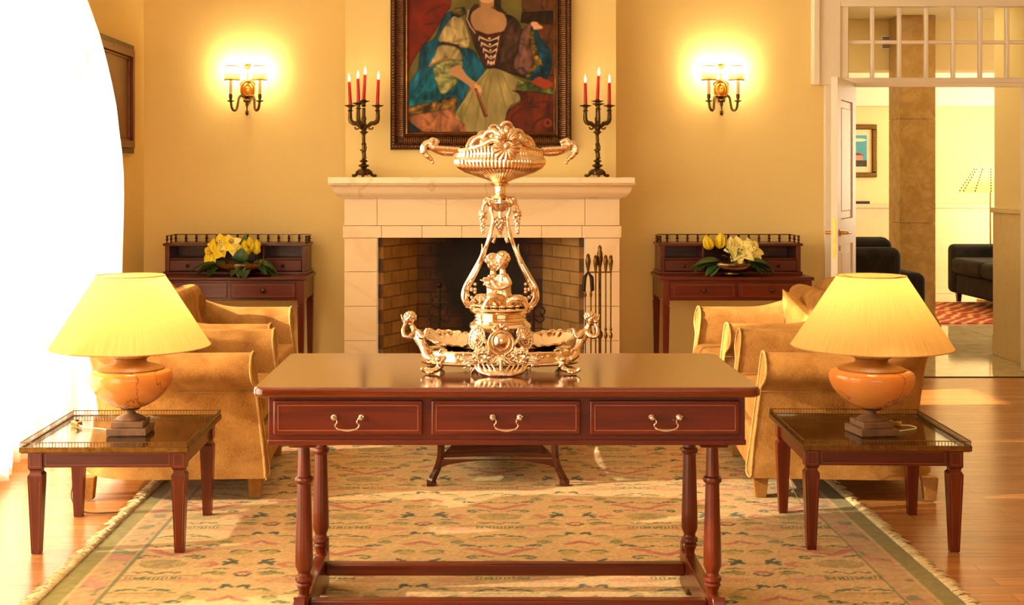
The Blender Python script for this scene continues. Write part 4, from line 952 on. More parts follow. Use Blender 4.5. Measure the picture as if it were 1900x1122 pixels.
cord('lamp_cable', 'cream lamp cable with brass switch lying on the left side table', [(-1.43,5.02,z_),(-1.47,5.07,z_),(-1.54,5.10,z_),(-1.585,5.13,z_+.004)], M['cord'], sw=((-1.60,5.15,TTOP+.0115), 2.4))
cord('lamp_cable', 'lamp cable with yellowish switch lying on the right side table behind the plinth', [(1.62,5.02,z_),(1.68,5.05,z_),(1.735,5.09,z_),(1.73,5.14,z_),(1.69,5.15,z_)], M['cord'], sw=((1.672,5.155,TTOP+.0115), -.4))
cord('floor_cable', 'thin brown cable lying on the floor under the left armchair', [(-1.69,5.44,.15),(-1.70,5.40,.06),(-1.64,5.37,.006),(-1.52,5.36,.005),(-1.445,5.38,.006)], M['dark_cord'], .003)
cord('floor_cable', 'thin pale cable hanging in a loop under the right side table', [(1.34,5.44,.40),(1.30,5.43,.30),(1.31,5.41,.14),(1.36,5.36,.03),(1.44,5.34,.014),(1.52,5.36,.013)], M['cord'], .0022)

# ------------------------------------------------------------------ armchairs
def armchair(label, loc, rz, leg_m=None):
    leg_m = leg_m or M['velvet']
    t = thing('armchair', label, 'armchair', loc, rz, 'tan velvet armchairs')        # faces +x
    hw, xb, xf, cr = .425, -.345, .345, .22                    # centre line of the arm rolls, back and front
    path = []
    def add(x, y, nx, ny): path.append((x, y, nx, ny))
    nA = 12
    for k in range(nA+1): add(xf+(xb+cr-xf)*k/nA, -hw, 0, -1)
    for k in range(1, 8): a = -PI/2-PI/2*k/8; add(xb+cr+cr*math.cos(a), -hw+cr+cr*math.sin(a), math.cos(a), math.sin(a))
    nB = 10
    for k in range(nB+1): add(xb, -hw+cr+(2*hw-2*cr)*k/nB, -1, 0)
    for k in range(1, 8): a = PI-PI/2*k/8; add(xb+cr+cr*math.cos(a), hw-cr+cr*math.sin(a), math.cos(a), math.sin(a))
    for k in range(nA+1): add(xb+cr+(xf-xb-cr)*k/nA, hw, 0, 1)
    cum = [0]
    for p, q in zip(path[:-1], path[1:]): cum.append(cum[-1]+math.hypot(q[0]-p[0], q[1]-p[1]))
    L = cum[-1]; rings = []
    for (x, y, nx, ny), s_ in zip(path, cum):
        e = min(s_, L-s_); f = sm(.30, .98, e); g_ = sm(.45, .95, e)
        h = .555 + .205*f - .02*math.sin(PI*min(1, e/.4))*0; r = .076+.004*f
        lean = .006*g_
        prof = [(.070,.095),(.045,.14),(.022,.22),(.016,.32),(.014+.045*g_,h-.17),(.018+.068*g_,h-.088),(.044+.046*g_,h-.066),(r+.026+lean,h-.030),(r+.030+lean,h+.018),(r*.72+.010+lean,h+r*.78),(.012+lean,h+r),(-r*.55+lean,h+r*.85),(-r*.95+lean*.9,h+r*.25),(-r*1.0+lean*.7,h-.05),(-.075+lean*.2,h-.14),(-.080,.36),(-.080,.20),(-.080,.095)]
        ring = []
        for n_, z in prof:
            X = x+nx*n_; Y = y+ny*n_
            if e < .40: X += (.075*(1-min(1, z/.60))**1.1)*(1-e/.40)
            ring.append((X, Y, z))
        rings.append(ring)
    m = len(rings[0])
    def piece(name, i0, i1, cap0, cap1):
        b = MB(); vs = [v for r_ in rings[i0:i1+1] for v in r_]; k = i1-i0+1; fs = []
        for j in range(k-1):
            for i in range(m): q = (i+1) % m; fs.append((j*m+i, j*m+q, (j+1)*m+q, (j+1)*m+i))
        b.add(vs, fs)
        for flag, j in ((cap0, 0), (cap1, k-1)):
            if flag:
                # slightly padded front facing of the arm
                ring = vs[j*m:(j+1)*m]; c = Vector((sum(v[0] for v in ring)/m+.006, sum(v[1] for v in ring)/m, sum(v[2] for v in ring)/m))
                b.add(ring, [tuple(range(m))])
            else: b.add(vs[j*m:(j+1)*m], [tuple(range(m))])
        return b.build(name, M['velvet'], t, ang=70)
    iA = 9; iB = len(rings)-1-iA
    piece('armrest', 0, iA, True, False); piece('backrest', iA, iB, False, False); piece('armrest', iB, len(rings)-1, False, True)
    for j, sg in ((0, 1), (len(rings)-1, 1)):
        ring = rings[j]; c = [sum(v[k] for v in ring)/m for k in range(3)]
        pts = [(v[0]+.003, v[1]+(v[1]-c[1])*.03, v[2]+(v[2]-c[2])*.004) for v in ring]
        sp2 = spl(pts+[pts[0]], 4)[:-1]
        MB().tube(sp2, .0055, 6, closed=True).build('piping', M['velvet_pipe'], t)
    # seam below the roll on the outer side of each arm
    for sg, idx in ((-1, range(0, iA)), (1, range(len(rings)-1, len(rings)-1-iA, -1))):
        pts = [tuple(rings[i][5]) for i in idx]; pts = [(p[0], p[1]+sg*.002, p[2]-.006) for p in pts]
        MB().tube(pts, .004, 6).build('piping', M['velvet'], t)
    b = MB(); b.box(xb+.06, xf+.058, -hw+.081, hw-.081, .10, .29); b.build('seat_base', M['velvet'], t, bevel=.015, seg=3)
    b = MB(); b.box(xb+.10, xf+.045, -hw+.084, hw-.084, .295, .43); b.build('seat_cushion', M['velvet'], t, bevel=.04, seg=4)
    b = MB(); b.box(-.075, .075, -hw+.11, hw-.11, -.21, .21); b.build('back_cushion', M['velvet'], t, bevel=.06, seg=4, loc=(xb+.155,0,.57), rot=(0,-.16,0))
    for sx, sy in ((-.36,-.42),(-.36,.42),(.36,-.42),(.36,.42)):
        b = MB(); b.frustum(sx, sy, 0, .098, .024, .032); b.build('leg', leg_m, t, bevel=.002)
    return t
armchair('tan velvet armchair behind the left table lamp, the nearer of the left pair', (-1.345, 6.02, .0065), .05)
armchair('tan velvet armchair at left below the wall sconce, the farther of the left pair', (-1.43, 7.12, .0065), .02)
armchair('tan velvet armchair behind the right table lamp, the nearer of the right pair', (1.630, 6.02, .0065), PI-.08)
armchair('tan velvet armchair at right, the farther of the right pair, next to the open door', (1.650, 7.14, .0065), PI-.0)
def cushion(name, label, loc, rot, s_, m):
    def fn(u, v):
        a = u*2-1; b_ = v*2-1; k = (1-abs(a)**4)*(1-abs(b_)**4); w_ = 1-.10*(1-abs(a)**2) * (abs(b_)**3); w2_ = 1-.10*(1-abs(b_)**2)*(abs(a)**3)
        return a*s_/2*w2_, b_*s_/2*w_, k
    b = MB()
    for sg in (1, -1): b.grid(lambda u, v: (sg*(.058*fn(u, v)[2]**.6+.0005), fn(u, v)[0], fn(u, v)[1]), 18, 18)
    o = b.build(name, m, ang=180, loc=loc, rot=rot); return tag(o, label, 'cushion')
cushion('throw_pillow', 'brown throw pillow leaning on the back of the farther left armchair', (-1.64, 7.26, .535), (.45, .34, -.30), .34, M['brown_cushion'])
cushion('throw_pillow', 'pale gold throw pillow leaning in the farther right armchair', (1.80, 7.04, .565), (.62, -.50, .15), .36, M['gold_cushion'])


# ------------------------------------------------------------------ console desks against the back wall
def console(label, x0, x1, lab2):
    t = thing('console_desk', label, 'desk', ((x0+x1)/2, BW-.27, 0), 0, 'mahogany console desks'); w = (x1-x0)/2; yb, yf = .235, -.275      # yb wall side
    top = .742
    MB().box(-w, w, yf, yb+.01, top-.022, top).build('desk_top', M['mahogany'], t, bevel=.006, seg=3)
    MB().box(-w+.015, w-.015, yf+.015, yb, top-.155, top-.0225).build('apron', M['mahogany'], t, bevel=.002)
    for sx in (-1, 1):
        for y in (yf+.035, yb-.022):
            b = MB(); x = sx*(w-.036); b.box(x-.022, x+.022, y-.022, y+.022, top-.185, top-.023); b.frustum(x, y, top-.195, top-.185, .018, .018); b.frustum(x, y, 0, top-.195, .013, .023); b.build('leg', M['mahogany_v'], t, bevel=.0015)
    for s_ in (-1, 1):
        a, c = (-w+.07, -.012) if s_ < 0 else (.012, w-.07)
        dr = MB().box(a, c, yf+.005, yf+.02, top-.140, top-.036).build('drawer', M['mahogany'], t, bevel=.003)
        i_ = MB(); inlay(i_, a+.016, c-.016, top-.126, top-.05, yf+.005, .0018, .0006); i_.build('inlay_line', M['inlay'], dr)
        k = MB(); k.lathe([(.006,0),(.006,.008),(.014,.014),(.016,.022),(.010,.030),(.002,.032)], 16, M=Matrix.Translation(((a+c)/2, yf+.005, top-.088)) @ Matrix.Rotation(PI/2, 4, 'X')); k.build('knob', M['dark_wood'], dr)
    # pigeonhole superstructure
    u0, u1 = -w+.03, w-.03; sf, sb = -.035, yb; st, sz = top+.001, PZ(452, 8.66)
    c = MB(); c.box(u0-.012, u1+.012, sf-.014, sb, sz-.016, sz); c.box(u0-.010, u1+.010, sf-.012, sb, st, st+.018)
    c.box(u0, u0+.03, sf, sb, st+.018, sz-.016); c.box(u1-.03, u1, sf, sb, st+.018, sz-.016)
    d0, d1 = u0+.29, u1-.29
    for x in (d0, d1): c.box(x-.007, x+.007, sf, sb-.01, st+.018, sz-.016)
    c.box(u0+.03, u1-.03, sb-.012, sb, st+.018, sz-.016)
    for a, b_ in ((u0+.03, d0-.007), (d1+.007, u1-.03)): c.box(a, b_, sf, sb-.012, st+.098, st+.108)
    c.build('pigeonhole_case', M['mahogany'], t, bevel=.002)
    for a, b_ in ((u0+.032, d0-.009), (d1+.009, u1-.032)):
        dr = MB().box(a, b_, sf-.004, sf+.012, st+.022, st+.096).build('small_drawer', M['mahogany'], t, bevel=.003)
        k = MB(); k.lathe([(.005,0),(.005,.006),(.010,.010),(.012,.016),(.007,.022),(.001,.024)], 14, M=Matrix.Translation(((a+b_)/2, sf-.004, st+.058)) @ Matrix.Rotation(PI/2, 4, 'X')); k.build('knob', M['dark_wood'], dr)
    gz = PZ(437.5, 8.66); g_ = MB(); g_.box(u0, u1, sb-.016, sb-.004, gz-.006, gz)
    for x in (u0+.005, u1-.005): g_.box(x-.006, x+.006, sf+.03, sb-.016, gz-.006, gz)
    nb_ = 13; spn = [(.007,0),(.010,.004),(.004,.010),(.011,.018),(.012,.021),(.004,.027),(.010,.034),(.006,.040)]
    kz = (gz-.006-sz)/.040
    for k in range(nb_+1): g_.lathe([(r, z*kz) for r, z in spn], 8, c=(u0+.012+(u1-u0-.024)*k/nb_, sb-.010, sz))
    for x in (u0+.005, u1-.005):
        for y in (sf+.04, (sf+sb)/2+.02): g_.lathe([(r, z*kz) for r, z in spn], 8, c=(x, y, sz))
    g_.build('spindle_gallery', M['dark_wood'], t)
    return t
console('mahogany console desk with spindle gallery against the back wall, left of the fireplace', -2.135, -1.122, '')
console('mahogany console desk with spindle gallery against the back wall, right of the fireplace', 1.208, 2.215, '')

# ------------------------------------------------------------------ flower bowls
def petal(b, base, d, up, L, wd, curl, cup=.25, nu=5, nv=8):
    d = Vector(d).normalized(); up = Vector(up).normalized(); up = (up-d*up.dot(d)).normalized(); sd_ = d.cross(up)
    def fn(u, v):
        a = (u*2-1); ww = wd*math.sin(PI*min(1, (.06+.94*v))**.8)**.8*(1 if v < .98 else .2); th = curl*v
        c = Vector(base)+d*(L*(math.sin(th)/th if abs(th) > .01 else 1)*v)+up*(-L*v*(1-math.cos(th))/max(th, .01)) if th > 0 else Vector(base)+d*L*v+up*(L*v*v*abs(curl)*.4)
        return c+sd_*(a*ww)+up*(cup*a*a*ww)
    b.grid(fn, nu, nv)
def lily(name, label, c, face, L, m, closed=False, n=6):
    t = thing(name, label, 'flower', c, 0, None); f = Vector(face).normalized(); a0 = f.orthogonal().normalized(); b0 = f.cross(a0)
    p = MB()
    for k in range(n):
        a = 2*PI*k/n + random.uniform(-.15,.15); o_ = a0*math.cos(a)+b0*math.sin(a)
        if closed: petal(p, o_*L*.06, f+o_*.22, o_*-1, L*random.uniform(.9,1.1), L*.38, -.5, .5)
        else: petal(p, o_*L*.05, f*.55+o_, f, L*random.uniform(.9,1.1), L*.33, .9, .2)
    p.build('petals', m, t, ang=180, solid=.0015)
    if not closed:
        s_ = MB()
        for k in range(5): o_ = a0*math.cos(k*1.26)+b0*math.sin(k*1.26); s_.tube([(0,0,0), f*L*.35+o_*L*.08, f*L*.5+o_*L*.16], .0012, 4); s_.ball(f*L*.5+o_*L*.16, (.003,.003,.005), n=6)
        s_.build('stamens', M['terracotta'], t)
    return t
def leafspray(label, c, tips, m, wd=.022):
    wd *= 1.35
    t = thing('leaf_spray', label, 'leaves', c, 0, None)
    for tp in tips:
        b = MB(); d = Vector(tp); L = d.length
        petal(b, (0,0,0), d, (0,-.35,1), L, wd*random.uniform(.85,1.2), .7, .25, 5, 9); b.build('leaf', m, t, ang=180, solid=.001)
    return t
def bowl(label, x, y, z, r, h, foot):
    pr = [(foot,0),(foot*1.02,.004),(foot*.86,.012),(foot*.85,.022),(r*.62,.026),(r*.86,h*.45),(r*.97,h*.66),(r,h*.84),(r*.98,h),(r*.94,h),(r*.9,h*.7),(r*.55,.036),(.01,.032)]
    b = MB(); b.lathe(pr, 48); o = b.build('flower_bowl', M['silver'] if 0 else M['bowl'], loc=(x, y, z)); return tag(o, label, 'bowl', 'metal flower bowls')
M['bowl'] = plain('brown_metal_bowl', (104,78,46), .22, .9, nscale=10, var=.1)
by_ = BW-.27-.14
bz = .743
lbx = PX(450, by_); bowl('dark metal bowl of yellow lilies and dark leaves on the left console desk', lbx, by_, bz, .19, .088, .075)
rbx = PX(1357, by_); bowl('dark metal bowl of yellow and cream blooms on the right console desk', rbx, by_, bz, .155, .088, .072)
def at(px_, py_, y=by_): return (PX(px_, y), y, PZ(py_, y))
lily('lily', 'open yellow lily lowest at left of the left flower bowl', at(397,470,by_-.04), (-.5,-.8,.15), .095, M['petal'])
lily('lily', 'open yellow lily at upper left of the left flower bowl', at(411,457,by_-.02), (-.2,-.9,.5), .10, M['petal'])
lily('lily', 'pale yellow lily at the middle of the left flower bowl', at(427,456), (.3,-.7,.8), .095, M['cream_petal'])
for k, (a, c_, lb) in enumerate([(448,465,'lower left'),(458,466,'lower middle'),(455,454,'upper left'),(467,458,'centre'),(475,463,'right'),(466,449,'topmost'),(478,453,'upper right')]):
    lily('yellow_bud', 'plump yellow bud, %s one of the bud cluster in the left flower bowl' % lb, at(a, c_+8, by_-.03), (random.uniform(-.2,.3),-.5,.9), .068, M['petal'], True, 5)
lily('yellow_tulip', 'yellow tulip bloom at the left end of the right flower bowl', at(1318,462,by_-.02), (-.35,-.4,.9), .10, M['petal'], True)
lily('yellow_tulip', 'yellow tulip bloom, second from left in the right flower bowl', at(1334,460), (.1,-.4,.9), .105, M['petal'], True)
lily('yellow_tulip', 'small pale yellow bloom in the middle of the right flower bowl', at(1353,462), (.1,-.4,.9), .085, M['cream_petal'], True)
lily('white_bloom', 'large cream bloom at right centre of the right flower bowl', at(1372,465,by_-.03), (-.1,-.9,.5), .11, M['cream_petal'], False, 8)
lily('white_bloom', 'cream bloom at the right end of the right flower bowl', at(1392,466,by_-.01), (.4,-.7,.5), .10, M['cream_petal'], False, 8)
leafspray('dark green leaves hanging over the left rim of the left flower bowl', (lbx-.10, by_-.08, bz+.09), [(-.23,-.03,-.03),(-.20,-.05,.0),(-.14,-.08,-.06),(-.26,.0,.02)], M['leaf'])
leafspray('dark green leaves hanging over the front of the left flower bowl', (lbx+.02, by_-.15, bz+.10), [(-.02,-.06,-.09),(.04,-.05,-.10),(-.08,-.06,-.07),(.0,-.03,.09),(-.05,-.03,.05)], M['leaf'], .032)
leafspray('dark green leaves spreading over the right rim of the left flower bowl', (lbx+.10, by_-.08, bz+.10), [(.13,-.05,-.06),(.20,-.03,-.07),(.14,-.02,-.01),(.09,-.08,-.05),(.17,-.02,-.03)], M['leaf'], .026)
leafspray('upright green shoots above the left flower bowl', (lbx-.01, by_+.02, bz+.10), [(-.03,0,.17),(.01,0,.20),(.03,0,.13),(-.06,0,.10),(.05,.0,.16)], M['leaf2'], .016)
leafspray('green split leaves spreading left of the right flower bowl', (rbx-.09, by_-.06, bz+.10), [(-.20,-.03,-.02),(-.17,-.03,.03),(-.12,-.07,-.06),(-.08,-.08,-.07),(-.22,-.0,.01)], M['leaf'], .026)
leafspray('green split leaves spreading right of the right flower bowl', (rbx+.09, by_-.06, bz+.10), [(.22,-.02,-.02),(.17,-.05,-.04),(.13,-.03,.03),(.11,-.08,-.05),(.19,-.0,.01)], M['leaf'], .026)
leafspray('green leaves between the blooms of the right flower bowl', (rbx, by_-.03, bz+.09), [(-.02,-.04,.12),(.03,-.04,.11),(-.06,-.06,.08),(.07,-.05,.08),(0,-.08,.04)], M['leaf'], .024)

# ------------------------------------------------------------------ sconces
def sconce(label, px_):
    t = thing('wall_sconce', label, 'wall lamp', (PX(px_, BW-.03), BW-.001, 0), 0, 'two-armed brass wall sconces'); S9 = 8.92/FPX; Z = lambda p: PZ(p, 8.92)
    b = MB(); zc_ = Z(165.5)
    b.grid(lambda u, v: ((13*S9)*math.cos(2*PI*u)*(1-v), -.004-.018*(1-(1-v)**2)*1.0, zc_+(17*S9)*math.sin(2*PI*u)*(1-v)), 32, 6, closeu=True)
    b.tube([((12.5*S9)*math.cos(2*PI*k/36), -.012, zc_+(16.5*S9)*math.sin(2*PI*k/36)) for k in range(36)], .006, 8, closed=True)
    b.tube([((8*S9)*math.cos(2*PI*k/36), -.022, zc_+(11*S9)*math.sin(2*PI*k/36)) for k in range(36)], .004, 8, closed=True)
    b.ball((0,-.024,zc_+.012), (.011,.008,.012)); b.ball((.002,-.024,zc_-.012), (.012,.008,.022)); b.build('oval_backplate', M['gilt'], t)
    b = MB(); b.tube([(0,-.01,Z(146)),(0,-.014,Z(135)),(0,-.01,Z(126))], [.006,.005,.005], 8)
    for s_ in (-1, 1):
        b.tube(spl([(0,-.012,Z(126)),(s_*.014,-.014,Z(123)),(s_*.020,-.014,Z(119)),(s_*.008,-.014,Z(118))],5), .004, 6)
        b.tube(spl([(s_*.008,-.012,Z(148)),(s_*.03,-.014,Z(150)),(s_*.05,-.014,Z(154)),(s_*.045,-.014,Z(158))],5), .006, 6)
    b.ball((0,-.014,Z(121)), (.014,.008,.012)); b.ball((0,-.014,Z(137)), (.008,.007,.012)); b.build('ribbon_crest', M['gilt'], t)
    b = MB(); f = lambda pts: [(r*S9, Z(p)) for r, p in pts]
    b.lathe(f([(1,214),(3,211),(3.5,209),(1,207),(4,206),(1,204),(1.2,199),(3,192),(2,189.5),(6,188.5),(7,186),(6,183.5),(3,182.5),(6,178)]), 16, c=(0,-.035,0)); b.box(-.012,.012,-.035,-.004,Z(187),Z(180)); b.build('pendant_finial', M['bronze'], t)
    for s_ in (-1, 1):
        b = MB(); pts = [(s_*5,-.035,178.5),(s_*11,-.04,177),(s_*14.5,-.05,182),(s_*15.5,-.065,192),(s_*17,-.08,202),(s_*21,-.095,205),(s_*25,-.10,200),(s_*26.5,-.10,190),(s_*27,-.10,188)]
        b.tube(spl([(p[0]*S9, p[1], Z(p[2])) for p in pts], 6), .0085, 8); cx_ = s_*27*S9
        b.lathe([(.006,Z(190)),(.024,Z(188)),(.026,Z(186.8)),(.008,Z(186)),(.009,Z(184)),(.013,Z(180)),(.012,Z(176)),(.011,Z(175))], 16, c=(cx_,-.10,0)); b.build('arm', M['bronze'], t)
        b = MB(); b.lathe([(.011,Z(175)+.001),(.0105,Z(146))], 14, c=(cx_,-.10,0)); b.build('candle_tube', plain('ivory_tube', (236,208,150), .5), t)
        MB().ball((cx_,-.10,Z(139)), (.013,.013,.022), n=10).build('bulb', M['bulb'], t)
        b = MB(); z0_, z1_ = Z(149), Z(122.5); r0, r1 = 14.5*S9, 12*S9
        cx2 = s_*25.5*S9
        b.grid(lambda u, v: (cx2+(r0+(r1-r0)*v)*(1+.012*math.cos(40*u*PI))*math.cos(PI*(1+u)*1.0), -.075+(r0+(r1-r0)*v)*1.05*(1+.012*math.cos(40*u*PI))*math.sin(PI*(1+u)), z0_+(z1_-z0_)*v), 60, 3); b.build('half_shade', M['sconce_shade'], t, ang=180, recalc=False)
        b = MB()
        for r, z in ((r0, z0_),(r1, z1_)): b.tube([(cx2+r*math.cos(PI+PI*k/30), -.075+r*1.05*math.sin(PI+PI*k/30), z) for k in range(31)], .0034, 6)
        b.build('shade_trim', M['frame_gold'], t)
        l = light('sconce_light', 'POINT', (cx2,-.085,Z(128)), (0,0,0), 8, (1,.80,.46), shadow_soft_size=.02); l.parent = t
    return t
sconce('lit brass wall sconce with two small shades, left of the portrait', 458.5)
sconce('lit brass wall sconce with two small shades, between the portrait and the doorway', 1338.5)

# ------------------------------------------------------------------ candelabra and candles
CD = 8.45; CS = CD/FPX
def candelabrum(label, px_, arms, topz):
    t = thing('candelabra', label, 'candelabra', (PX(px_, CD), CD, EYE-.002), 0, 'dark bronze candelabra on the mantel'); H = lambda p: (326.5-p)*CS
    b = MB()
    for k in range(3):
        a = PI/2+PI/3+2*PI*k/3; c_, s_ = math.cos(a), math.sin(a)
        b.tube(spl([(c_*.012,s_*.012,.045),(c_*.04,s_*.04,.036),(c_*.062,s_*.062,.014),(c_*.082,s_*.082,.010),(c_*.088,s_*.088,.017)],5), [.014]*8+[.010]*6+[.008]*7, 8)
        b.ball((c_*.083,s_*.083,.008), (.011,.011,.008), n=8); b.ball((c_*.045,s_*.045,.030), (.018,.012,.014), n=8)
    b.lathe([(.03,.012),(.034,.025),(.030,.042),(.020,.052),(.012,.056)], 20); b.build('tripod_base', M['bronze'], t)
    b = MB(); b.lathe([(.010,.055),(.016,.060),(.036,.074),(.037,.078),(.018,.086),(.012,.094),(.028,.104),(.026,.108),(.010,.118),(.012,.128)], 20)
    b.lathe([(.012,.128),(.010,.15),(.015,.17),(.010,.20),(.016,.215),(.010,.23),(.011,.255),(.010,.275),(.016,.285),(.028,.294),(.026,.298),(.013,.304),(.022,.320),(.030,.332),(.018,.342),(.014,.37),(.017,.385),(.011,.40),(.011,H(topz+14))], 18, rf=lambda a, z: 1+.10*math.cos(5*a+z*60))
    b.build('stem', M['bronze'], t)
    b = MB()        # small figure winding round the stem
    b.ball((.004,-.012,.150), (.013,.011,.020)); b.ball((.010,-.014,.182), (.010,.009,.011)); b.tube([(-.004,-.014,.168),(-.020,-.012,.178),(-.022,-.010,.182)], .005, 6); b.tube([(.002,-.014,.135),(-.008,-.014,.118),(-.002,-.010,.106)], .007, 6); b.tube([(.010,-.014,.137),(.014,-.012,.12)], .007, 6)
    b.tube(spl([(.010,-.010,.185),(.018,-.008,.195),(.013,-.006,.205),(.003,-.004,.20)],4), .004, 6); b.build('cherub_figure', M['bronze'], t, remesh=.0022, smooth=2)
    for ang_, rad, cz in arms:
        c_, s_ = math.cos(ang_), math.sin(ang_); b = MB(); zt_ = H(cz)
        pts = spl([(0,0,.318),(rad*.35,0,.338),(rad*.55,0,.352),(rad*.80,0,.355),(rad*1.0,0,.375),(rad*1.02,0,zt_-.05),(rad,0,zt_-.038)], 6)
        b.tube([(p[0]*c_, p[0]*s_, p[2]) for p in pts], [.010+.005*math.sin(PI*i/(len(pts)-1)) for i in range(len(pts))], 8)
        vol = [(rad*(.55+.30*math.cos(q*.75+1.2)*(1-q*.1)), .328+.024*math.sin(q*.75+1.2)*(1-q*.1)) for q in range(8)]
        b.tube([(p[0]*c_, p[0]*s_, p[1]) for p in spl(vol, 4)], .0055, 6)
        b.tube(spl([(rad*.75*c_, rad*.75*s_, .356),(rad*.9*c_, rad*.9*s_, .366),(rad*1.12*c_, rad*1.12*s_, .358)],4), [.009]*4+[.006]*4+[.002], 6)
        b.lathe([(.006,-.040),(.016,-.036),(.020,-.031),(.010,-.027),(.013,-.018),(.012,-.010),(.030,-.003),(.038,.003),(.036,.004),(.014,.000),(.013,.010),(.010,.0101)], 12, c=(rad*c_, rad*s_, zt_-.004), rf=lambda a, z: 1+(.10*math.cos(6*a) if z > -.006 else 0))
        b.build('arm', M['bronze'], t)
    b = MB(); b.lathe([(.008,-.040),(.018,-.030),(.010,-.024),(.014,-.012),(.034,-.002),(.036,.001),(.014,.0),(.013,.010),(.010,.0101)], 12, c=(0,0,H(topz)-.004), rf=lambda a, z: 1+(.12*math.cos(6*a) if z > -.006 else 0)); b.build('top_socket', M['bronze'], t)
    return t, H
def candle(label, base, hgt, tilt):
    t = thing('candle', label, 'candle', base, 0, 'red candles in the candelabra'); t.rotation_euler = (0, tilt, 0)
    b = MB(); b.lathe([(.0115,0),(.0108,hgt*.5),(.0100,hgt-.003),(.008,hgt),(.001,hgt-.001)], 16); b.build('wax_stick', M['candle'], t)
    MB().tube([(0,0,hgt-.001),(0,0,hgt+.006)], .0012, 5).build('wick', M['plastic_dark'], t)
    f = MB(); f.lathe([(.001,0),(.0058,.008),(.0074,.016),(.0058,.028),(.0028,.040),(.0005,.052)], 12, c=(0,0,hgt+.004)); f.build('flame', M['flame'], t, ang=180)
    l = light('candle_light', 'POINT', (0, -.004, hgt+.03), (0,0,0), .35, (1,.50,.20), shadow_soft_size=.008); l.parent = t
for px_, label, arms, topz, cl in (
    (675, 'dark bronze candelabra with four lit red candles, left end of the mantel', [(PI, .088, 193), (0, .090, 193), (-1.9, .085, 190)], 184,
     [(0,150,'leftmost candle of the left candelabra',-.05),(1,146,'rightmost candle of the left candelabra',.03),(2,146,'second candle from the left on the left candelabra',-.02),(3,137,'tallest central candle of the left candelabra',.05)]),
    (1108.5, 'dark bronze candelabra with lit red candles, right end of the mantel', [(PI, .078, 193), (0, .078, 193), (-PI/2-.02, .075, 191)], 184,
     [(0,152,'left candle of the right candelabra',-.01),(1,152,'right candle of the right candelabra',.0),(3,139,'tall central candle of the right candelabra',.05)])):
    t, H = candelabrum(label, px_, arms, topz)
    for idx, tipy, lb, tilt in cl:
        if idx < 3: a, r_, cz = arms[idx]; x, y, z = r_*math.cos(a), r_*math.sin(a), H(cz)+.0065
        else: x, y, z = 0, 0, H(topz)+.0065
        candle('lit red candle, '+lb, (t.location.x+x, t.location.y+y, t.location.z+z), H(tipy)-z, tilt)
# ------------------------------------------------------------------ silver centrepiece on the writing table
cp = thing('silver_centrepiece', 'tall ornate silver centrepiece with cherubs, shell dishes and fluted top bowl on the writing table', 'centrepiece', (.074, 4.11, DT+.001))
K = 4.11/FPX
def E(px_, py_, y=0.0):                                       # centrepiece-local point; y is towards the wall
    d = 4.11+y; return ((px_-VX)*d/FPX-.074, y, EYE-(py_-VY)*d/FPX-DT-.001)
SV, SC = M['silver'], M['silver_cast']
# plinth: a long oval base with mouldings
def oval(z, a, b_, n=72, p=2.3):
    return [(a*(abs(math.cos(2*PI*k/n))**(2/p))*(1 if math.cos(2*PI*k/n) >= 0 else -1), b_*(abs(math.sin(2*PI*k/n))**(2/p))*(1 if math.sin(2*PI*k/n) >= 0 else -1), z) for k in range(n)]
def loftovals(spec, name, m, n=72, p=2.3, par=cp, ang=30):
    b = MB(); vs = []; fs = []
    for z, a, b_ in spec: vs += oval(z, a, b_, n, p)
    for j in range(len(spec)-1):
        for i in range(n): q = (i+1) % n; fs.append((j*n+i, j*n+q, (j+1)*n+q, (j+1)*n+i))
    fs.append(tuple(range(n-1,-1,-1))); fs.append(tuple((len(spec)-1)*n+i for i in range(n)))
    b.add(vs, fs); return b.build(name, m, par, ang=ang)
loftovals([(.022,.225,.105),(.024,.250,.125),(.030,.254,.129),(.034,.250,.125),(.036,.243,.119),(.052,.238,.114),(.054,.243,.118),(.058,.243,.118),(.060,.238,.113),(.064,.240,.115),(.068,.238,.112),(.071,.20,.09)], 'oval_plinth', SV)
# claw feet at the four corners and scrolled feet at front and back
def shell_foot(x, y, ax, nm='foot'):
    c_, s_ = math.cos(ax), math.sin(ax); b = MB()
    T_ = lambda o, w, z: (x+c_*o-s_*w, y+s_*o+c_*w, z)
    b.tube([T_(p[0],0,p[1]) for p in spl([(-.012,.050),(.006,.036),(.004,.022),(.018,.012),(.042,.009)],5)], [.011]*6+[.012]*5+[.010]*5+[.008]*5, 8)
    b.ball(T_(.010,0,.044), .011)
    for k in range(5): w = (k-2)*.007; b.ball(T_(.040-.002*abs(k-2), w, .0072), (.010,.010,.006), n=8); b.ball(T_(.052-.003*abs(k-2), w*1.25, .006), .0045, n=7)
    b.tube([T_(p[0],0,p[1]) for p in spl([(.045,.010),(.058,.010),(.064,.016),(.058,.020)],4)], [.005]*13, 6)
    return b.build(nm, SC, cp, remesh=.0016, smooth=2)
for sx in (-1, 1):
    for sy in (-1, 1): shell_foot(sx*.185, sy*.085, math.atan2(sy*.35, sx*1.0))
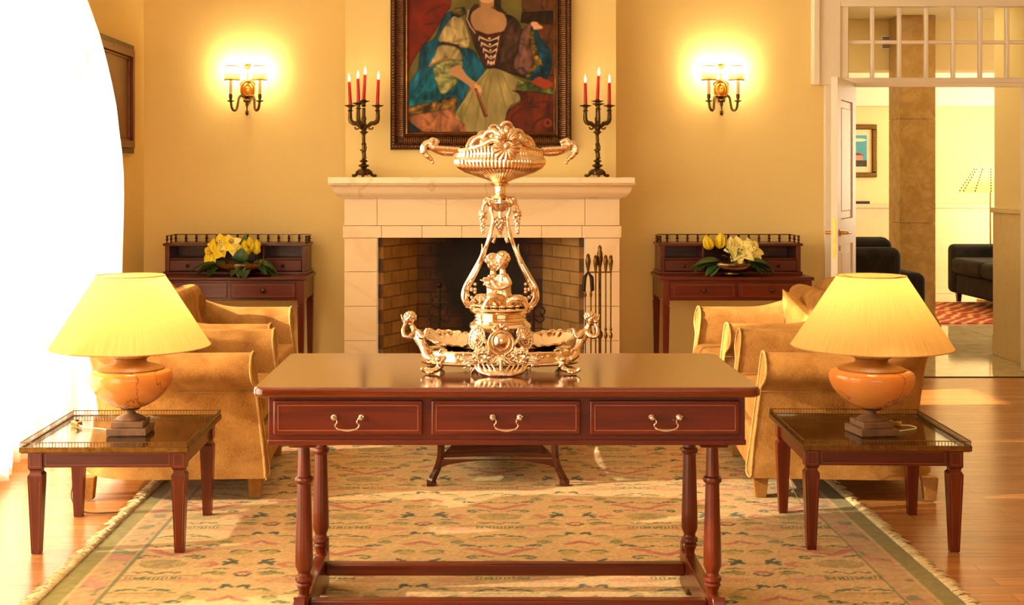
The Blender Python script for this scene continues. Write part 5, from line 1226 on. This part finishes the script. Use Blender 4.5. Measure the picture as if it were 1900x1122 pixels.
for sg in (-1, 1):
    b = MB(); y0_ = sg*.135
    for s_ in (-1, 1):
        b.tube([(p[0]*s_, y0_+sg*p[2], p[1]) for p in spl([(.085,.040,-.02),(.078,.028,-.01),(.066,.014,.0),(.040,.006,.01),(.012,.006,.016),(0,.008,.018)],5)], [.004]*6+[.007]*10+[.009]*5+[.009]*5, 8)
        b.tube([(p[0]*s_, y0_+sg*p[2], p[1]) for p in spl([(.078,.030,-.01),(.092,.034,-.012),(.100,.030,-.012),(.094,.026,-.01)],4)], .0045, 6)
        for q in range(4): b.tube([(p[0]*s_, y0_+sg*p[2], p[1]) for p in spl([(.010+.012*q,.008,.014-.003*q),(.018+.015*q,.020,.012-.003*q),(.030+.013*q,.036,.002-.003*q)],4)], [.0055]*3+[.005]*3+[.0035]*3, 6)
    b.ball((0, y0_+sg*.016, .010), (.020,.010,.009)); b.tube([(0,y0_+sg*.012,.012),(0,y0_+sg*.012,.050)], .006, 8)
    b.build('scrolled_foot', SC, cp, remesh=.0016, smooth=1)
# central pedestal, square-ish below and round above
loftovals([(.070,.098,.092),(.075,.100,.094),(.082,.094,.088),(.100,.090,.084),(.125,.091,.085),(.134,.096,.090),(.140,.0985,.092),(.145,.096,.090),(.150,.088,.084)], 'pedestal_body', SV, p=3.2)
loftovals([(.1502,.083,.080),(.155,.081,.078),(.158,.084,.081),(.161,.081,.078),(.166,.080,.077),(.170,.083,.080),(.173,.080,.077),(.178,.084,.081),(.183,.094,.090),(.188,.097,.094),(.193,.098,.095),(.197,.094,.091),(.199,.080,.078)], 'pedestal_drum', SV, p=2.0)
# dark blocks coloured as the shade inside the pedestal openings
for s_ in (-1, 1): MB().box(s_*.043-.009, s_*.043+.009, -.0895, -.080, .106, .122).build('pedestal_slot_shade', M['plastic_dark'], cp)
# shell dishes
def dish(s_):
    b = MB(); cx_, cy_, cz_ = s_*.152, -.005, .096; n = 72
    def fn(u, v):
        a = 2*PI*u; fl_ = math.cos(18*a); rr = v
        rx, ry = .088*rr*(1+.015*fl_*rr), .066*rr*(1+.02*fl_*rr)
        z = -.026*(1-rr**2.2) + .004*fl_*rr**1.5*.5 + .006*rr*rr*s_*math.cos(a)*1.6 + .014*rr*math.sin(a)
        return (cx_+rx*math.cos(a), cy_+ry*math.sin(a), cz_+z+.004)
    b.grid(fn, n*2, 14, closeu=True); b.build('shell_dish', SV, cp, ang=180, solid=.0022)
    b = MB(); b.tube([tuple(np.array(fn(k/90, 1.0))+np.array([0,0,.001*math.sin(k*1.7)])) for k in range(90)], [.0030+.0010*math.sin(k*2.1) for k in range(90)], 6, closed=True); b.build('dish_rim', SC, cp)
    b = MB(); b.lathe([(.030,.064),(.022,.068),(.030,.072)], 24, c=(cx_,cy_,.002)); b.build('dish_support', SV, cp)
    # upright shell where the dish meets the pedestal
    b = MB(); X0 = s_*.094
    def fw(u, v):
        a = PI*(.02+.96*u); r = v; f = 1+.05*abs(math.sin(9*a))*v
        return (X0+s_*(.012-.020*v*v)+s_*.018*math.sin(a)*v*0, -.045+ .046*r*f*math.cos(a)*1.0, .090+.052*r*f*math.sin(a))
    b.grid(fw, 46, 8)
    def fw2(u, v):
        a = 2*PI*u; r = v; f = 1+.03*abs(math.sin(8*a))*v
        return (s_*(.074)+s_*.023*r*f*math.cos(a+.3), -.090-.010*(1-r*r)+.0012*math.cos(16*a)*r+.006*r*math.cos(a), .110+.033*r*f*math.sin(a))
    b.grid(fw2, 72, 8, closeu=True)
    b.tube([fw2(k/40, 1) for k in range(40)], .0036, 6, closed=True)
    b.tube([fw2(k/40, .62) for k in range(40)], .002, 6, closed=True)
    b.ball((s_*.074,-.098,.110), (.008,.005,.012)); b.build('shell_cartouche', SC, cp, ang=180)
dish(-1); dish(1)
# cherubs leaning out at both ends
def merman(s_):
    b = MB(); P = lambda x, y, z: (s_*x, y, z)
    b.tube([P(*p) for p in spl([(.205,-.03,.058),(.232,-.035,.062),(.246,-.03,.082),(.262,-.02,.110),(.276,-.012,.128)],5)], [.010,.012,.014,.016,.017,.0175,.017,.016,.0155,.0155,.0155,.016,.017,.018,.0185,.0185,.018,.017,.014,.010,.008], 12)
    b.tube([P(*p) for p in spl([(.238,-.04,.062),(.232,-.06,.050),(.215,-.07,.042),(.196,-.074,.045),(.180,-.078,.060),(.172,-.080,.056)],5)], [.014]*5+[.012]*5+[.010]*5+[.008]*5+[.006]*5+[.003], 10)
    b.tube([P(*p) for p in spl([(.180,-.078,.060),(.168,-.082,.070),(.186,-.080,.074),(.192,-.078,.060)],4)], .004, 6)
    b.tube([P(.272,-.012,.124), P(.282,-.012,.142)], [.010,.008], 10)
    hx_, hy_, hz_ = .290, -.014, .160
    b.ball(P(hx_,hy_,hz_), (.0175,.0175,.020), n=16); b.ball(P(hx_+.014,hy_-.004,hz_-.006), (.007,.008,.008)); b.ball(P(hx_+.021,hy_-.006,hz_-.002), .0028); b.ball(P(hx_+.012,hy_-.016,hz_-.005), .005)
    for k in range(26):
        a = k*2.4; ph = .15+.9*k/26; b.ball(P(hx_-.004+.0165*math.cos(a)*math.sin(ph*1.8), hy_+.0165*math.sin(a)*math.sin(ph*1.8), hz_+.004+.0185*math.cos(ph*1.6)), .0058, n=7)
    b.tube([P(*p) for p in spl([(.270,-.026,.122),(.288,-.040,.108),(.304,-.040,.112),(.308,-.030,.130),(.300,-.022,.150)],4)], [.0085]*4+[.0072]*5+[.0062]*4+[.005]*4, 8)
    b.ball(P(.300,-.022,.153), .0062); b.tube([P(.300,-.022,.153),P(.304,-.022,.172),P(.301,-.02,.180)], [.0045,.004,.003], 6)
    b.ball(P(.311,-.016,.163), (.003,.012,.016), rot=(0,.3*s_,0))
    b.tube([P(*p) for p in spl([(.262,-.028,.124),(.248,-.045,.108),(.238,-.044,.112),(.232,-.038,.128),(.222,-.034,.132)],4)], [.0085]*4+[.0068]*5+[.006]*4+[.005]*4, 8)
    for q in range(4): b.tube([P(.224,-.034+q*.004-.006,.132),P(.214,-.034+q*.005-.008,.131)], .0022, 6)
    b.tube([P(*p) for p in spl([(.262,.01,.120),(.246,.03,.108),(.232,.03,.125)],4)], .0068, 8)
    b.build('cherub', SC, cp, remesh=.0014, smooth=2)
merman(-1); merman(1)
# two seated children on top of the drum
def putto(dx, dy, face, hgt, lean):
    b = MB(); z0_ = .214; P = lambda x, y, z: (dx+x*face, dy+y, z0_+z*hgt)
    b.tube([P(0,0,-.004), P(lean*.3,0,.03), P(lean*.7,0,.062), P(lean,0,.085)], [.026,.023,.0235,.017], 14)
    b.ball(P(0,0,-.002), (.030,.025,.018)); b.tube([P(lean,0,.085), P(lean*1.15,0,.10)], [.011,.009], 10)
    hx_, hz_ = lean*1.3+.002, .122
    b.ball(P(hx_,-.002,hz_), (.0225,.022,.0245), n=16); b.ball(P(hx_+.012,-.016,hz_-.008), (.008,.007,.007)); b.ball(P(hx_+.017,-.019,hz_-.002), .0035); b.ball(P(hx_+.004,-.018,hz_-.012), .006); b.ball(P(hx_+.010,-.016,hz_-.019), .005)
    for k in range(38):
        a = k*2.4; ph = .05+1.75*k/38; b.ball(P(hx_-.003+.0215*math.cos(a)*math.sin(ph), .003+.0205*math.sin(a)*math.sin(ph), hz_+.004+.0235*math.cos(ph)), .0068, n=7)
    b.tube([P(*p) for p in spl([(lean-.012,-.016,.074),(lean-.018,-.034,.056),(lean+.010,-.040,.046),(lean+.030,-.034,.060),(lean+.036,-.03,.068)],5)], [.0105]*5+[.009]*6+[.0078]*5+[.006]*5, 10)
    b.tube([P(*p) for p in spl([(lean+.010,.014,.074),(lean+.026,.018,.060),(lean+.034,0,.062)],5)], [.010]*5+[.008]*6, 10)
    b.tube([P(*p) for p in spl([(.005,-.016,.002),(.034,-.040,.020),(.050,-.040,.012),(.064,-.030,-.012),(.072,-.028,-.018)],5)], [.018]*4+[.0155]*6+[.011]*6+[.008]*5, 12)
    b.tube([P(*p) for p in spl([(-.006,-.012,-.002),(-.030,-.026,.012),(-.056,-.020,.008),(-.074,-.016,-.014),(-.090,-.018,-.012)],5)], [.017]*4+[.0145]*6+[.0105]*6+[.0075]*5, 12)
    return b
b1 = putto(.014, -.012, -1, 1.06, .006); b1.build('seated_child', SC, cp, remesh=.0016, smooth=2)
b2 = putto(-.020, .030, 1, 1.0, -.002); b2.build('seated_child', SC, cp, remesh=.0016, smooth=2)
b = MB(); b.ball((.0,0,.203), (.078,.060,.008), n=24)
for k in range(34): a = k*.37; b.ball((.074*math.cos(a*5), .058*math.sin(a*5), .205), (.010,.009,.006), n=7, rot=(0,0,k))
b.ball((-.052,-.034,.284), (.014,.005,.004), rot=(0,.3,0)); b.ball((-.048,-.034,.276), (.010,.005,.004), rot=(0,-.7,0)); b.ball((-.036,-.038,.278), (.008,.007,.008)); b.ball((-.044,-.034,.292), (.012,.005,.004), rot=(0,.1,0))
b.build('rock_mound', SC, cp, remesh=.0018, smooth=1)
# two scrolled supports carrying the bowl
def support(s_):
    b = MB(); c = [(970,566),(985,566),(993,552),(990,535),(980,515),(966,488),(954,460),(945,432),(940,408),(944,388),(940,374),(932,371)]
    pts = spl([(s_*(E(p[0],p[1])[0]-E(927,0)[0]), 0, E(p[0],p[1])[2]) for p in c], 6); n = len(pts)
    rad = [.006+.0065*math.sin(PI*min(1, i/(n*.55)))**.8 if i < n*.55 else .0062 for i in range(n)]
    b.tube(pts, rad, 10); b.build('scrolled_support', SV, cp, ang=180)
    b = MB(); sx = lambda p: s_*(E(p,0)[0]-E(927,0)[0]); z = lambda p: E(927,p)[2]
    b.tube(spl([(sx(966),-.004,z(489)),(sx(962),-.004,z(474)),(sx(960),-.004,z(462)),(sx(961),-.004,z(452))],5), [.0075,.007,.0065,.006,.0055,.005,.0047,.0044,.004,.0036,.0032,.0028,.0025,.002,.0015,.001], 8)
    b.tube(spl([(sx(941),-.003,z(450)),(sx(937),-.004,z(441)),(sx(933),-.004,z(436))],5), [.006]*5+[.004]*5+[.001], 8)
    cn = len(pts)
    for sg in (-1, 1):                                       # long leaves lying along the support
        for q in range(5):
            i0 = 8+q*7; seg_ = pts[i0:i0+11]
            if len(seg_) < 11: break
            off = .0075-.001*q
            b.tube([(p[0]+s_*off*math.sin(PI*k/10)*(1 if q % 2 else -.9), sg*(.005+.006*math.sin(PI*k/10)), p[2]) for k, p in enumerate(seg_)], [.002,.0035,.0045,.005,.005,.0048,.0042,.0035,.0028,.002,.001], 6)
    vol = [((972+11*(1-q*.1)*math.cos(1.2+q*.8)), (557+9*(1-q*.1)*math.sin(1.2+q*.8))) for q in range(9)]
    b.tube(spl([(sx(p[0]),-.004,z(p[1])) for p in vol], 4), .0045, 8)
    for q in range(10): b.ball((sx(980+7*math.sin(q*2.1)), -.010, z(548-q*2.6+3*math.cos(q))), (.006,.005,.006), n=7)
    b.build('acanthus_leaves', SC, cp, ang=180)
    # garland hanging from the shoulder
    b = MB()
    b.tube(spl([(sx(935),-.012,z(372)),(sx(948),-.014,z(372)),(sx(957),-.012,z(380)),(sx(960),-.010,z(392))],5), [.005]*16, 8)
    b.ball((sx(959),-.010,z(398)), (.011,.010,.012)); 
    for q in range(30):
        f = q/30; w_ = (6.5 if f < .35 else 4.2*(1-f)+1.4)
        b.ball((sx(959+w_*math.sin(q*2.4)), -.010+.006*math.cos(q*2.4), z(390+f*44)), random.uniform(.0034,.0052), n=7)
    b.build('hanging_garland', SC, cp)
for s_ in (-1, 1): support(s_)
z = lambda p: E(927,p)[2]
b = MB(); b.lathe([(.010,z(392)),(.022,z(388)),(.034,z(383)),(.044,z(376)),(.042,z(371)),(.030,z(368))], 32, rf=lambda a, zz: 1+.10*math.cos(8*a))
for k in range(40): a = k*2.4; r = .018+.028*((k*7) % 40)/40; b.ball((r*math.cos(a), r*math.sin(a), z(370)-.012*abs(math.sin(k))-.012*(1-r/.046)), random.uniform(.004,.0065), n=7)
for k in range(8): a = PI/4*k; b.tube(spl([(.020*math.cos(a),.020*math.sin(a),z(370)),(.044*math.cos(a),.044*math.sin(a),z(369)),(.054*math.cos(a),.054*math.sin(a),z(377))],4), [.006,.007,.007,.007,.006,.005,.004,.003,.001], 6)
b.build('leaf_collar', SC, cp)
b = MB(); b.tube([(0,0,z(390)),(0,0,z(404))], .0065, 10)
for k in range(46):
    f = k/46; w_ = .017*(1-abs(f-.25)/.75)**.9 if f > .1 else .012; b.ball((w_*math.cos(k*2.4), w_*math.sin(k*2.4), z(403+f*31)), random.uniform(.0038,.0058)*(1.1-.4*f), n=7)
b.build('grape_pendant', SC, cp)
b = MB(); b.lathe([(.032,z(368)),(.030,z(366)),(.019,z(361)),(.0155,z(356)),(.0165,z(346)),(.026,z(342.5)),(.030,z(341)),(.024,z(338.5)),(.012,z(338))], 24, rf=lambda a, zz: 1+.04*math.cos(8*a)); b.build('bowl_stem', SV, cp)
# the fluted bowl: pointed oval, turned a little
BR_ = .14
bt = bpy.data.objects.new('bowl_group', None)
def bowlfn(u, v):
    a = 2*PI*u; prof = [(.020,339),(.040,333),(.075,327),(.110,320),(.137,311),(.147,303),(.1475,297),(.141,292),(.1385,286),(.140,281),(.141,278)]
    t_ = v*(len(prof)-1); i = min(int(t_), len(prof)-2); f = t_-i; r = prof[i][0]*(1-f)+prof[i+1][0]*f; zz = z(prof[i][1]*(1-f)+prof[i+1][1]*f)
    ca, sa = math.cos(a), math.sin(a); k = (abs(ca)**1.35+abs(sa/.80)**1.35)**(-1/1.35)
    w_ = (1-v)*1.0; k = k*(1-max(0, .5-v)) + 1.0*max(0, .5-v)
    fl_ = abs(math.sin(27*a+.5)); g_ = 1+ (.045*(fl_-.6) if v > .05 else 0)*(1 if v < .66 else .8)
    x, y = r*k*ca*g_, r*k*sa*g_*.92; c_, s_ = math.cos(BR_), math.sin(BR_)
    if v > .75: zz += .010*(abs(sa)**3)*(v-.75)/.25
    return (x*c_-y*s_, x*s_+y*c_, zz)
b = MB(); b.grid(bowlfn, 432, 34, closeu=True); b.build('fluted_bowl', SV, cp, ang=180, solid=.002)
b = MB(); b.tube([bowlfn(k/160, 1) for k in range(160)], .0042, 8, closed=True)
b.build('bowl_rim', SC, cp)
c_, s_0 = math.cos(BR_), math.sin(BR_)
RB = lambda x, y, zz: (x*c_-y*s_0, x*s_0+y*c_, zz)
for s_ in (-1, 1):
    b = MB(); X = lambda p: (p-927)*K
    def hp(l): return [RB(s_*X(p[0])*1.0, p[2] if len(p) > 2 else 0, z(p[1])) for p in l]
    b.tube(spl(hp([(1003,281),(1020,283),(1038,281),(1052,274),(1058,266),(1052,260),(1044,263),(1046,269)]),5), [.012]*10+[.0115]*10+[.0095]*6+[.0075]*6+[.0055]*4, 10)
    b.tube(spl(hp([(1044,272),(1056,266),(1066,268),(1070,278),(1064,288),(1056,295),(1053,299)]),5), [.008]*4+[.011]*8+[.0115]*6+[.009]*5+[.0065]*5+[.0045]*3, 10)
    b.ball(hp([(1052.5,301)])[0], .0055)
    for q in range(12): f = q/12; p0 = 1000+48*f; b.tube(spl(hp([(p0,284-3*f,-.006),(p0+6,276-3*f,-.011),(p0+13,276-5*f,-.007)]),4), [.004,.005,.006,.006,.006,.005,.004,.003,.001], 6)
    for sy in (-1, 1):
        # swags along the rim towards the crest
        b.tube(spl([RB(s_*X(1003), sy*.012, z(281)), RB(s_*X(985), sy*.045, z(276)), RB(s_*X(966), sy*.075, z(270)), RB(s_*X(952), sy*.098, z(262)), RB(s_*X(944), sy*.108, z(262)), RB(s_*X(946), sy*.106, z(270))],6), [.008]*12+[.0088]*14+[.0065]*5, 8)
        b.tube(spl([RB(s_*X(985), sy*.045, z(272)), RB(s_*X(976), sy*.055, z(258)), RB(s_*X(962), sy*.070, z(254)), RB(s_*X(962), sy*.075, z(264)), RB(s_*X(970), sy*.07, z(262))],6), .0085, 8)
        b.tube(spl([RB(s_*X(965), sy*.070, z(262)), RB(s_*X(958), sy*.080, z(247)), RB(s_*X(945), sy*.095, z(245)), RB(s_*X(944), sy*.095, z(255)), RB(s_*X(951), sy*.09, z(256))],6), .0085, 8)
    b.build('bowl_handle', SC, cp, remesh=.0017, smooth=1)
for sy in (-1, 1):
    b = MB(); yc = sy*.116
    def sh(u, v):
        a = -PI*.72+ (PI*1.44)*u; fl_ = abs(math.cos(8*a)); r = v*(.040+.004*fl_)
        up_ = r*math.cos(a)*1.0; sd_ = r*math.sin(a)*1.0
        return RB(sd_, yc+sy*(.006+.012*v*(1-v)*2+.0025*math.cos(16*a)*v), z(283)+ -up_*.95+.014)
    b.grid(sh, 90, 10)
    for k in range(7):
        a = (k-3)*.38; r0, r1 = .012, .052-.004*abs(k-3)+(.008 if k == 3 else 0); ctr = z(262)
        pts = spl([RB(r0*math.sin(a), yc+sy*.004, ctr), RB(r1*.6*math.sin(a), yc+sy*.014, ctr+r1*.6*math.cos(a)*.8), RB(r1*math.sin(a)*1.02, yc+sy*.006, ctr+r1*math.cos(a)*.82)],5)
        b.tube(pts, [.007,.0085,.0095,.0105,.011,.011,.0105,.0095,.008,.006,.004], 8)
        if abs(k-3) in (1, 3): b.tube(spl([pts[-1], tuple(np.array(pts[-1])+np.array([math.sin(a)*.008,0,.004])), tuple(np.array(pts[-1])+np.array([math.sin(a)*.010+.002,0,-.006]))],4), .004, 6)
    b.tube(spl([RB(-.016,yc+sy*.006,ctr+.044),RB(-.008,yc+sy*.010,ctr+.054),RB(.008,yc+sy*.010,ctr+.054),RB(.016,yc+sy*.006,ctr+.044)],4), .0055, 8)
    b.ball(RB(0,yc+sy*.010,z(272)), (.010,.008,.012)); b.build('shell_crest', SC, cp, ang=180)
# coat-of-arms cartouche, flowers and leaves on the front and back
for sg in (-1, 1):
    Y = lambda t_: sg*(.120+t_)
    b = MB(); zc_ = .098
    prf = []
    for k in range(48):
        a = 2*PI*k/48; r = .036*(1+.06*math.cos(2*a)) + (.012 if abs(a-3*PI/2) < .35 else 0)*1
        prf.append((r*math.cos(a), zc_+r*1.08*math.sin(a)))
    b.prism(prf, Y(-.030), Y(.002)); o = b.build('cartouche_shield', SV, cp, bevel=.004)
    b = MB(); b.grid(lambda u, v: (.0235*(1-v)*math.cos(2*PI*u), Y(.003+.010*(1-(1-v)**2)), zc_+.006+.026*(1-v)*math.sin(2*PI*u)), 40, 8, closeu=True); b.build('oval_boss', SV, cp, ang=180)
    b = MB(); b.tube([(.0265*math.cos(2*PI*k/40), Y(.004), zc_+.006+.029*math.sin(2*PI*k/40)) for k in range(40)], .0028, 8, closed=True)
    b.tube([(p[0]*1.02, Y(.001), zc_+(p[1]-zc_)*1.02) for p in prf], .004, 8, closed=True)
    for s_ in (-1, 1):
        b.tube(spl([(0,Y(.002),zc_+.046),(s_*.010,Y(.004),zc_+.054),(s_*.020,Y(.002),zc_+.050),(s_*.016,Y(.002),zc_+.042)],5), .0045, 8)
        for q in range(3): b.tube(spl([(s_*.036,Y(-.004),zc_-.010),(s_*(.050+.004*q),Y(.000),zc_+.004+.010*q),(s_*(.064-.004*q),Y(-.006),zc_+.014+.013*q)],4), [.005]*3+[.004]*3+[.003,.002,.001], 6)
    b.ball((0,Y(.002),zc_+.052), (.006,.006,.012)); b.build('cartouche_scrolls', SC, cp)
    for s_ in (-1, 1):
        b = MB(); fx, fz = s_*.060, .058
        for k in range(9):
            a = 2*PI*k/9; petal(b, (fx+.004*math.cos(a), Y(.000), fz+.004*math.sin(a)), (math.cos(a), sg*.55, math.sin(a)), (0,sg,0), .030, .013, .9, .3, 5, 7)
        for k in range(5): a = 2*PI*k/5; petal(b, (fx, Y(.006), fz), (math.cos(a)*.7, sg*1.0, math.sin(a)*.7), (math.cos(a),0,math.sin(a)), .020, .011, -.5, .4, 5, 6)
        b.ball((fx, Y(.002), fz), (.016,.010,.016)); b.build('flower', SC, cp, ang=180, solid=.0016)
        b = MB()
        for k, (dx_, dz_) in enumerate([(.045,-.012),(.050,.002),(.040,-.022),(.020,-.034),(-.010,-.036),(-.030,-.036)]):
            petal(b, (fx+s_*.010, Y(-.006), fz-.008), (s_*dx_, sg*.012, dz_), (0,sg,.2), math.hypot(dx_, dz_)+.012, .009, .6, .3, 5, 7)
        for q in range(9): b.ball((s_*(.098+.006*(q % 4)+.002*q), Y(-.016), .046+.006*(q//4)+.002*math.sin(q)), .0052, n=7)
        b.build('leaves', SC, cp, ang=180, solid=.0014)
    b = MB()
    for k in range(5): a = (k-2)*.42; petal(b, (0, Y(.004), .060), (math.sin(a), sg*.25, -math.cos(a)), (0,sg,0), .038, .008, .4, .3, 5, 7)
    b.build('pendant_leaves', SC, cp, ang=180, solid=.0014)
